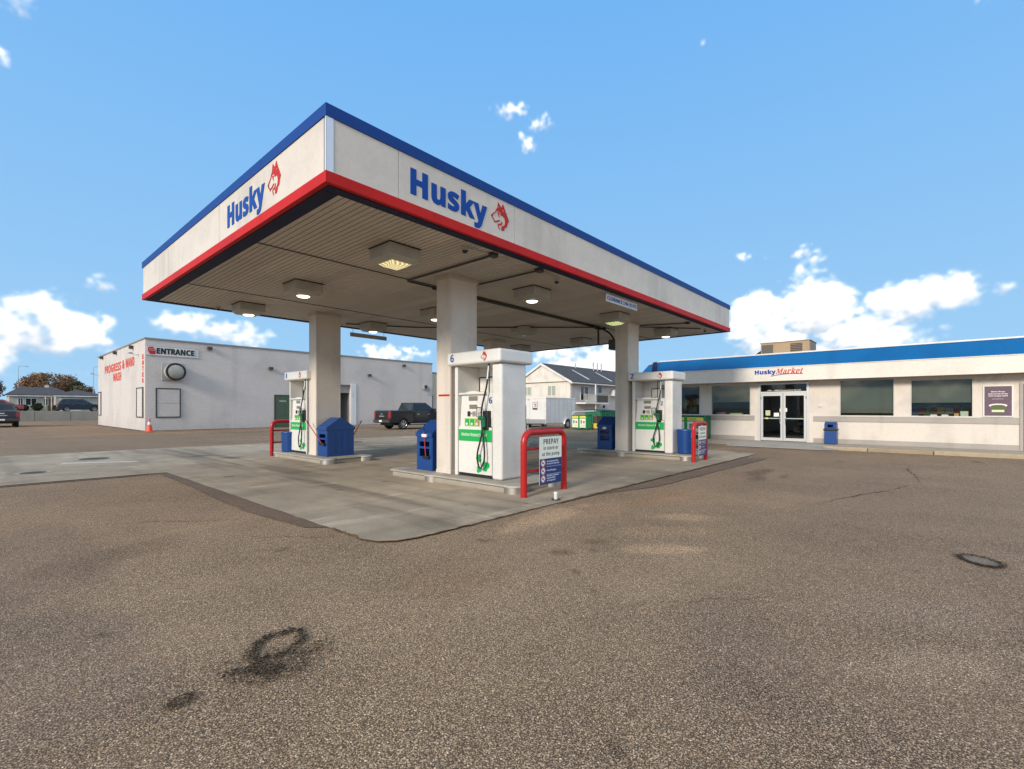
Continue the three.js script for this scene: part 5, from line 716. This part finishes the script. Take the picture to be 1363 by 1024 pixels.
function pickup(label, pos, turn, paintMat) {
  const o = thing('pickup_truck', label, 'pickup truck', pos, undefined, turn), W = 1.98;
  const b = sideBody([[0.0, 0.52], [-0.02, 1.26, 0.03, 1.3], [0.06, 1.32], [1.85, 1.32], [1.9, 1.26], [4.0, 1.24], [5.3, 1.16, 5.62, 1.08], [5.74, 0.98], [5.78, 0.55]], [4.72, 1.12], 0.45, W, paintMat, 'body', o);
  cabin(o, [1.88, 4.2, 1.24, 0.93], [2.12, 3.3, 1.90, 0.74], paintMat, [[0.06, 0.42], [0.47, 0.88]]);
  mesh('bed_cover', rb(0.1, 1.8, 1.33, 1.36, -0.86, 0.86, 0.01), M.black, o); mesh('tailgate', rb(-0.065, -0.005, 0.78, 1.28, -0.76, 0.76, 0.02), paintMat, o); mesh('rear_bumper', rb(-0.16, 0.06, 0.5, 0.7, -0.97, 0.97, 0.04, 3), M.darkMetal, o); mesh('number_plate', bx(-0.17, -0.161, 0.55, 0.68, -0.16, 0.16), M.paper, o); mesh('gate_handle', bx(-0.075, -0.066, 1.08, 1.15, -0.15, 0.15), M.chrome, o); mesh('gate_badge', bx(-0.072, -0.066, 0.92, 0.99, -0.3, 0.3), M.galv, o);
  for (const z of [-1, 1]) { mesh('tail_light', rb(-0.06, 0.09, 0.80, 1.27, z * 0.80, z * 1.0, 0.03, 2), M.tail, o); mesh('mirror', rb(3.75, 3.9, 1.28, 1.5, z * 0.96, z * 1.2, 0.03, 2), M.black, o); mesh('door_handle', bx(2.3, 2.48, 1.08, 1.11, z * 0.99, z * 1.015), M.chrome, o); mesh('door_handle', bx(3.25, 3.43, 1.08, 1.11, z * 0.99, z * 1.015), M.chrome, o); mesh('running_board', rb(1.7, 4.1, 0.36, 0.43, z * 0.8, z * 1.02, 0.02), M.chrome, o); mesh('headlight', rb(5.6, 5.79, 0.85, 1.05, z * 0.65, z * 0.96, 0.03), M.chrome, o); wheelAt(o, 1.12, z * 0.85, 0.385); wheelAt(o, 4.72, z * 0.85, 0.385); }
  mesh('underbody', bx(0.3, 5.5, 0.3, 0.56, -0.7, 0.7), M.black, o); return o;
}
pickup('black pickup truck parked along the car wash wall', [19.25, 0, 29.4], 0, M.carBlack);
pickup('dark pickup truck cut off by the left edge', [1.42, 0, 54.9], Math.PI / 2, M.carNavy);
function suv(label, pos, turn, paintMat, group) {
  const o = thing('parked_car', label, 'car', pos, group, turn), W = 1.85;
  sideBody([[0.08, 0.36], [-0.02, 0.9, 0.06, 1.02], [0.12, 1.06], [3.3, 1.04], [4.3, 1.0, 4.55, 0.86], [4.68, 0.72], [4.66, 0.4]], [3.78, 0.92], 0.40, W, paintMat, 'body', o);
  cabin(o, [0.1, 3.72, 1.04, 0.87], [0.42, 2.75, 1.68, 0.68], paintMat, [[0.04, 0.24], [0.27, 0.53], [0.56, 0.86]]);
  for (const z of [-1, 1]) { mesh('tail_light', rb(-0.03, 0.14, 0.82, 1.06, z * 0.7, z * 0.93, 0.03), M.tail, o); mesh('headlight', rb(4.4, 4.62, 0.74, 0.9, z * 0.55, z * 0.88, 0.03), M.chrome, o); mesh('mirror', rb(3.05, 3.2, 1.08, 1.24, z * 0.9, z * 1.08, 0.03), paintMat, o); mesh('door_handle', bx(1.5, 1.66, 0.95, 0.98, z * 0.925, z * 0.945), M.chrome, o); mesh('door_handle', bx(2.55, 2.71, 0.95, 0.98, z * 0.925, z * 0.945), M.chrome, o); mesh('roof_rail', rb(0.6, 2.6, 1.72, 1.75, z * 0.62, z * 0.66, 0.01), M.black, o); wheelAt(o, 0.92, z * 0.8, 0.345); wheelAt(o, 3.78, z * 0.8, 0.345); }
  mesh('rear_bumper', rb(-0.06, 0.1, 0.4, 0.62, -0.9, 0.9, 0.03), M.black, o); mesh('number_plate', bx(-0.05, -0.035, 0.68, 0.8, -0.16, 0.16), M.paper, o); mesh('underbody', bx(0.3, 4.4, 0.25, 0.45, -0.65, 0.65), M.black, o); return o;
}
const TER = 1.08;
suv('dark blue sport utility car on the street above the retaining wall', [7.5, TER, 90], 0, M.carNavy);
suv('red car parked before the bungalow at far left', [0.2, TER, 103], 0, plain(0.35, 0.02, 0.02, { roughness: 0.25, clearcoat: 1 }));
suv('dark red car half hidden behind the middle pump', [27.5, 0, 25.0], 0, plain(0.09, 0.012, 0.014, { roughness: 0.25, clearcoat: 1 }));

// ---------------------------------------------------------------- street, retaining wall, houses and trees on the left
const lawnTex = tex(512, 512, (x, y) => { const a = wrapFbm(x, y, 6, 6, 91), f = wrapNoise(x * 220, y * 220, 220, 220, 4), k = 0.7 + 0.5 * (a - 0.5) + 0.4 * (f - 0.5); return [120 * k, 108 * k, 70 * k]; });
struct('terrace_ground', bx(-160, 60, -1, TER, 81.35, 320), new THREE.MeshPhysicalMaterial({ map: rep(lawnTex, 0.12), roughness: 1 }));
struct('street', flat([[-160, 82.5], [60, 82.5], [60, 96], [-160, 96]], TER + 0.01), new THREE.MeshPhysicalMaterial({ map: rep(asphalt.col, 1 / TILE), color: lin(1.2, 1.1, 1.0), roughness: 0.95 }));
struct('sidewalk', flat([[-160, 96.5], [60, 96.5], [60, 98.5], [-160, 98.5]], TER + 0.02), paint(0.42, 0.39, 0.34, { roughness: 0.9 }));
{ const o = thing('retaining_wall', 'low grey concrete retaining wall beyond the left of the car wash', 'wall', [0, 0, 81]); const m = paint(0.34, 0.315, 0.27, { roughness: 0.95, dirt: 0.8, bumpMap: rep(fineBump, 0.5), bumpScale: 0.01 }); for (let u = -24; u < 40; u += 3.2) mesh('wall_panel', rb(u + 0.015, u + 3.185, -0.2, TER + 0.07, 0, 0.35, 0.03), m, o); }
function bungalow(label, [u, v], W, D, wallM, garage, turn = 0) {
  const o = thing('bungalow', label, 'house', [u, TER, v], 'houses along the street', turn), e = 2.75, rg = 4.2, ov = 0.5;
  mesh('wall', bx(0, W, 0, e, 0, D), wallM, o);
  const rf = mesh('roof', [slab3([[-ov, e - 0.05, -ov], [W + ov, e - 0.05, -ov], [W - 1.5, rg, D / 2], [1.5, rg, D / 2]], 0.12), slab3([[W + ov, e - 0.05, D + ov], [-ov, e - 0.05, D + ov], [1.5, rg, D / 2], [W - 1.5, rg, D / 2]], 0.12), slab3([[-ov, e - 0.05, D + ov], [-ov, e - 0.05, -ov], [1.5, rg, D / 2]], 0.12), slab3([[W + ov, e - 0.05, -ov], [W + ov, e - 0.05, D + ov], [W - 1.5, rg, D / 2]], 0.12)], M.shingle, o); mesh('chimney', bx(W * 0.62, W * 0.62 + 0.5, rg - 0.6, rg + 0.5, D / 2, D / 2 + 0.5), M.white, rf);
  mesh('eave_trim', bx(-ov - 0.02, W + ov + 0.02, e - 0.22, e - 0.05, -ov - 0.04, -ov), M.white, o);
  const win = (x, w) => { const f = mesh('window', [bx(x, x + w, 0.95, 1.05, -0.06, -0.001), bx(x, x + w, 2.15, 2.25, -0.06, -0.001), bx(x, x + 0.1, 1.05, 2.15, -0.06, -0.001), bx(x + w - 0.1, x + w, 1.05, 2.15, -0.06, -0.001), bx(x + w / 2 - 0.04, x + w / 2 + 0.04, 1.05, 2.15, -0.06, -0.001)], M.white, o); mesh('pane', bx(x + 0.1, x + w - 0.1, 1.05, 2.15, -0.03, -0.001), M.darkGlass, f); };
  win(1.0, 0.7); win(1.9, 1.5); if (W > 6) win(4.1, 0.7);
  const d = mesh('door', bx(W * 0.62, W * 0.62 + 0.95, 0, 2.1, -0.05, -0.001), plain(0.12, 0.08, 0.06), o);
  if (garage) { const g = mesh('garage', bx(W * 0.72, W + 4.2, 0, e, -3.2, -0.001), wallM, o); const a = W * 0.72 - 0.4, b = W + 4.6, m = (a + b) / 2; mesh('garage_roof', [slab3([[a, e - 0.04, -3.7], [b, e - 0.04, -3.7], [m, e + 1.05, 1.0]], 0.1), slab3([[a, e - 0.04, 3], [a, e - 0.04, -3.7], [m, e + 1.05, 1.0]], 0.1), slab3([[b, e - 0.04, -3.7], [b, e - 0.04, 3], [m, e + 1.05, 1.0]], 0.1)], M.shingle, g); mesh('fascia', bx(a, b, e - 0.24, e - 0.04, -3.74, -3.7), M.white, g); const gd = mesh('garage_door', bx(W * 0.72 + 0.5, W * 0.72 + 3.4, 0, 2.25, -3.24, -3.201), M.white, g); for (let i = 1; i < 4; i++) mesh('panel_joint', bx(W * 0.72 + 0.5, W * 0.72 + 3.4, i * 0.56 - 0.015, i * 0.56 + 0.015, -3.246, -3.2405), M.galv, gd); for (const x of [W * 0.66, W * 0.56]) mesh('porch_post', bx(x, x + 0.14, 0, e - 0.2, -1.6, -1.46), M.white, o); }
  return o;
}
bungalow('grey roofed bungalow with attached white garage across the street', [3.9, 118], 7.6, 9, paint(0.52, 0.50, 0.45), true);
bungalow('small pale house partly hidden by the car wash corner', [17.2, 150], 6, 8, M.white, false, Math.PI / 2);
bungalow('brown house at the far left behind the dark pickup', [-6.5, 128], 8, 8, paint(0.2, 0.15, 0.12), false);
function leafTree(name, label, [u, v], h, rx, ry, col, seed, n, trunkH, open = 0.5) {
  const o = thing(name, label, 'tree', [u, TER, v], 'trees behind the houses'), r = rng(seed), limbs = [], leaves = [], cn = [];
  limbs.push(new THREE.CylinderGeometry(0.16, 0.34, trunkH + 0.6, 9).translate(0, (trunkH + 0.6) / 2, 0));
  const cyc = h - ry, tips = [];
  for (let i = 0; i < 26; i++) { const q = r() * 6.283, t = r(), el = (r() - 0.25) * 1.3, L = 0.55 + 0.42 * r(), p = [rx * L * Math.cos(q) * Math.cos(el), cyc + ry * L * Math.sin(el) * 1.05, rx * L * Math.sin(q) * Math.cos(el)]; tips.push(p); limbs.push(new THREE.TubeGeometry(new THREE.QuadraticBezierCurve3(new THREE.Vector3(0, trunkH * (0.75 + 0.3 * t), 0), new THREE.Vector3(p[0] * 0.4, mix(trunkH, p[1], 0.75), p[2] * 0.4), new THREE.Vector3(...p)), 7, 0.035 + 0.05 * r(), 5)); }
  mesh('trunk', limbs, M.bark, o);
  const pos = [], colr = [], nor = []; const c = new THREE.Vector3(), a = new THREE.Vector3(), b = new THREE.Vector3();
  for (let i = 0; i < n; i++) {
    let x, y, z; if (r() < open) { const p = tips[Math.floor(r() * tips.length)], s = 0.9; x = p[0] + (r() + r() - 1) * rx * 0.26; y = p[1] + (r() + r() - 1) * ry * 0.32; z = p[2] + (r() + r() - 1) * rx * 0.26; } else { const q = r() * 6.283, w = r() * 2 - 1, L = Math.cbrt(0.25 + 0.75 * r()) * (0.86 + 0.2 * fbm3(Math.cos(q) * 2 + seed, w * 2, Math.sin(q) * 2, 3)); x = rx * L * Math.cos(q) * Math.sqrt(1 - w * w); z = rx * L * Math.sin(q) * Math.sqrt(1 - w * w); y = cyc + ry * L * w; }
    if (y < trunkH * 0.85) continue;
    const s = 0.10 + 0.14 * r(); a.set(r() - 0.5, r() - 0.5, r() - 0.5).normalize(); b.set(r() - 0.5, r() - 0.5, r() - 0.5).cross(a).normalize(); const k = 0.7 + 0.6 * r(), C = col[Math.floor(r() * col.length)], nn = a.clone().cross(b).normalize();
    for (const [e, f] of [[-1, -0.5], [1, -0.5], [0, 1.1]]) { pos.push(x + (a.x * e + b.x * f) * s, y + (a.y * e + b.y * f) * s, z + (a.z * e + b.z * f) * s); colr.push(C[0] * k, C[1] * k, C[2] * k); nor.push(nn.x, nn.y, nn.z); }
  }
  const g = new THREE.BufferGeometry(); g.setAttribute('position', new THREE.Float32BufferAttribute(pos, 3)); g.setAttribute('normal', new THREE.Float32BufferAttribute(nor, 3)); g.setAttribute('color', new THREE.Float32BufferAttribute(colr, 3)); g.setAttribute('uv', new THREE.Float32BufferAttribute(new Float32Array(pos.length / 3 * 2), 2));
  mesh('crown', g, leafMat, o); return o;
}
const leafMat = new THREE.MeshPhysicalMaterial({ vertexColors: true, roughness: 0.9, side: THREE.DoubleSide });
const rust = [[0.24, 0.125, 0.055], [0.30, 0.18, 0.085], [0.19, 0.10, 0.05], [0.27, 0.17, 0.095]], greenD = [[0.03, 0.045, 0.02], [0.045, 0.06, 0.025]];
leafTree('broad_tree', 'broad rust brown autumn tree behind the bungalow', [11.4, 150], 8.6, 5.6, 3.6, rust, 21, 9000, 2.2);
leafTree('broad_tree', 'second brown crown merging with the broad autumn tree', [15.2, 158], 7.2, 3.6, 2.7, rust, 22, 4200, 1.9);
leafTree('broad_tree', 'small bare brown tree at the far left edge', [2.0, 170], 7.2, 3.2, 2.4, [[0.16, 0.10, 0.08], [0.2, 0.13, 0.1]], 23, 2600, 2.2, 0.8);
leafTree('broad_tree', 'brown tree just left of the car wash wall', [16.0, 140], 5.6, 2.0, 2.2, [[0.2, 0.15, 0.09], [0.16, 0.11, 0.07]], 25, 1800, 1.8, 0.8);
leafTree('dark_tree', 'dark green tree right of the autumn tree', [15.4, 145], 6.6, 1.3, 2.6, greenD, 24, 2600, 1.0, 0.2);
leafTree('broad_tree', 'brown tree beyond the far left houses', [-4.5, 165], 7.6, 4.2, 2.8, rust, 27, 3200, 2.2);
for (const [u, v, h, l] of [[16.9, 135, 9.3, 'thin grey lamp pole left of the car wash wall'], [5.9, 140, 9.0, 'thin grey lamp pole behind the bungalow roof']]) { const o = thing('street_lamp', l, 'street lamp', [u, TER, v], 'street lamps'); mesh('pole', cy(0, 0, 0, h, 0.09, 0.05, 10), M.galv, o); mesh('lamp_arm', tube([[0, h - 0.1, 0], [0.5, h + 0.1, 0], [1.1, h + 0.1, 0]], 0.035, 10, 6), M.galv, o); mesh('lamp_head', rb(1.0, 1.5, h + 0.05, h + 0.16, -0.1, 0.1, 0.03), M.galv, o); }
for (const [u, v, s] of [[5.6, 116.6, 0.55], [7.2, 116.4, 0.7], [9.4, 113.8, 0.5]]) leafTree('garden_shrub', `small dark shrub ${s > 0.6 ? 'in the middle' : u < 6 ? 'at the left' : 'at the right'} of the bungalow front`, [u, v], s * 1.9, s, s * 0.9, greenD, Math.round(u * 10), 500, 0.15, 0.1);

// ---------------------------------------------------------------- apartment house behind the trailer
{
  const U0 = 53.9, V0 = 37.2, VW = 46.6, L = 34, e = 5.25, rg = 7.85, vm = (V0 + VW) / 2, o = thing('apartment_house', 'two storey cream apartment house with dark shingle roof and balcony', 'house', [0, 0, 0]);
  mesh('gable_wall', [bx(U0, U0 + 0.3, 0, e, V0, VW), slab3([[U0, e, V0], [U0, e, VW], [U0, rg - 0.1, vm]], -0.3)], M.siding, o); mesh('side_wall', bx(U0 + 0.3, U0 + L, 0, e, V0, V0 + 0.3), M.sidingGrey, o); mesh('back_wall', bx(U0 + 0.3, U0 + L, 0, e, VW - 0.3, VW), M.sidingGrey, o);
  for (let i = 1; i < 17; i++) { mesh('siding_lap', bx(U0 - 0.012, U0 - 0.0005, i * 0.31 - 0.015, i * 0.31, V0, VW), M.siding, o); mesh('siding_lap', bx(U0 + 0.001, U0 + L, i * 0.31 - 0.015, i * 0.31, V0 - 0.012, V0 - 0.0005), M.sidingGrey, o); }
  const rf = mesh('roof', [slab3([[U0 - 0.5, e - 0.2, V0 - 0.6], [U0 + L, e - 0.2, V0 - 0.6], [U0 + L, rg, vm], [U0 - 0.5, rg, vm]], 0.14), slab3([[U0 + L, e - 0.2, VW + 0.6], [U0 - 0.5, e - 0.2, VW + 0.6], [U0 - 0.5, rg, vm], [U0 + L, rg, vm]], 0.14)], M.shingle, o);
  mesh('barge_board', [slab3([[U0 - 0.54, e - 0.42, V0 - 0.6], [U0 - 0.54, rg - 0.2, vm], [U0 - 0.54, rg + 0.14, vm], [U0 - 0.54, e - 0.08, V0 - 0.6]], 0.04), slab3([[U0 - 0.54, rg - 0.2, vm], [U0 - 0.54, e - 0.42, VW + 0.6], [U0 - 0.54, e - 0.08, VW + 0.6], [U0 - 0.54, rg + 0.14, vm]], 0.04)], M.white, rf); mesh('eave_gutter', bx(U0 - 0.5, U0 + L, e - 0.34, e - 0.18, V0 - 0.72, V0 - 0.6), M.white, rf);
  for (const u of [59.0, 65.5, 72]) mesh('roof_step', slab3([[u, e + 0.35, V0 + 0.4], [u + 0.35, e + 0.35, V0 + 0.4], [u + 0.35, rg - 0.35, vm - 0.6], [u, rg - 0.35, vm - 0.6]], 0.16), M.white, rf);
  for (const [u, v, h] of [[61.5, 41.5, 0.9], [66.2, 41.2, 1.4], [67.4, 41.2, 1.4], [68.6, 41.2, 1.4], [74, 41, 0.7]]) mesh('roof_vent', cy(u, v, rg - 0.6, rg - 0.3 + h, 0.11), M.galv, rf);
  mesh('gable_vent', cyl3([U0, rg - 1.1, vm], [U0 - 0.05, rg - 1.1, vm], 0.28), M.darkMetal, o);
  const win = (y0, y1, v0, v1) => { const w = mesh('window', [bx(U0 - 0.06, U0 - 0.013, y0, y0 + 0.09, v0, v1), bx(U0 - 0.06, U0 - 0.013, y1 - 0.09, y1, v0, v1), bx(U0 - 0.06, U0 - 0.013, y0 + 0.09, y1 - 0.09, v0, v0 + 0.09), bx(U0 - 0.06, U0 - 0.013, y0 + 0.09, y1 - 0.09, v1 - 0.09, v1), bx(U0 - 0.06, U0 - 0.013, y0 + 0.09, y1 - 0.09, (v0 + v1) / 2 - 0.05, (v0 + v1) / 2 + 0.05)], M.white, o); mesh('pane', bx(U0 - 0.03, U0 - 0.012, y0 + 0.09, y1 - 0.09, v0 + 0.09, v1 - 0.09), plain(0.35, 0.37, 0.30, { roughness: 0.15 }), w); };
  win(3.25, 4.75, 39.6, 41.1); win(3.4, 4.7, 44.0, 45.6); win(0.8, 2.2, 39.6, 41.1);
  const sw = (u0, u1, y0, y1) => { const w = mesh('window', [bx(u0 - 0.08, u1 + 0.08, y0 - 0.08, y0, V0 - 0.06, V0 - 0.013), bx(u0 - 0.08, u1 + 0.08, y1, y1 + 0.08, V0 - 0.06, V0 - 0.013), bx(u0 - 0.08, u0, y0, y1, V0 - 0.06, V0 - 0.013), bx(u1, u1 + 0.08, y0, y1, V0 - 0.06, V0 - 0.013)], M.white, o); mesh('pane', bx(u0, u1, y0, y1, V0 - 0.03, V0 - 0.012), M.darkGlass, w); };
  sw(56.4, 57.15, 2.7, 4.6); sw(57.4, 58.3, 2.7, 4.6); sw(61.0, 62.0, 3.8, 4.8);
  const bal = mesh('balcony', bx(55.2, 61.4, 2.15, 2.35, V0 - 1.6, V0 - 0.013), M.white, o); for (let u = 55.3; u < 57.9; u += 0.28) mesh('baluster', bx(u, u + 0.06, 2.36, 3.4, V0 - 1.58, V0 - 1.52), M.siding, bal); mesh('balcony_screen', bx(58.3, 61.2, 2.36, 3.55, V0 - 1.58, V0 - 1.52), plain(0.07, 0.06, 0.04), bal); mesh('handrail', bx(55.2, 61.4, 3.4, 3.48, V0 - 1.6, V0 - 1.5), M.siding, bal); mesh('balcony_post', bx(58.0, 58.15, 0, 4.9, V0 - 1.5, V0 - 1.35), M.white, bal); mesh('air_conditioner', rb(64.6, 66.0, 3.4, 4.3, V0 - 0.7, V0 - 0.013, 0.05), M.white, o); mesh('meter', cyl3([62.6, 1.8, V0], [62.6, 1.8, V0 - 0.2], 0.2), M.black, o);
}
renderer.render(scene, camera);
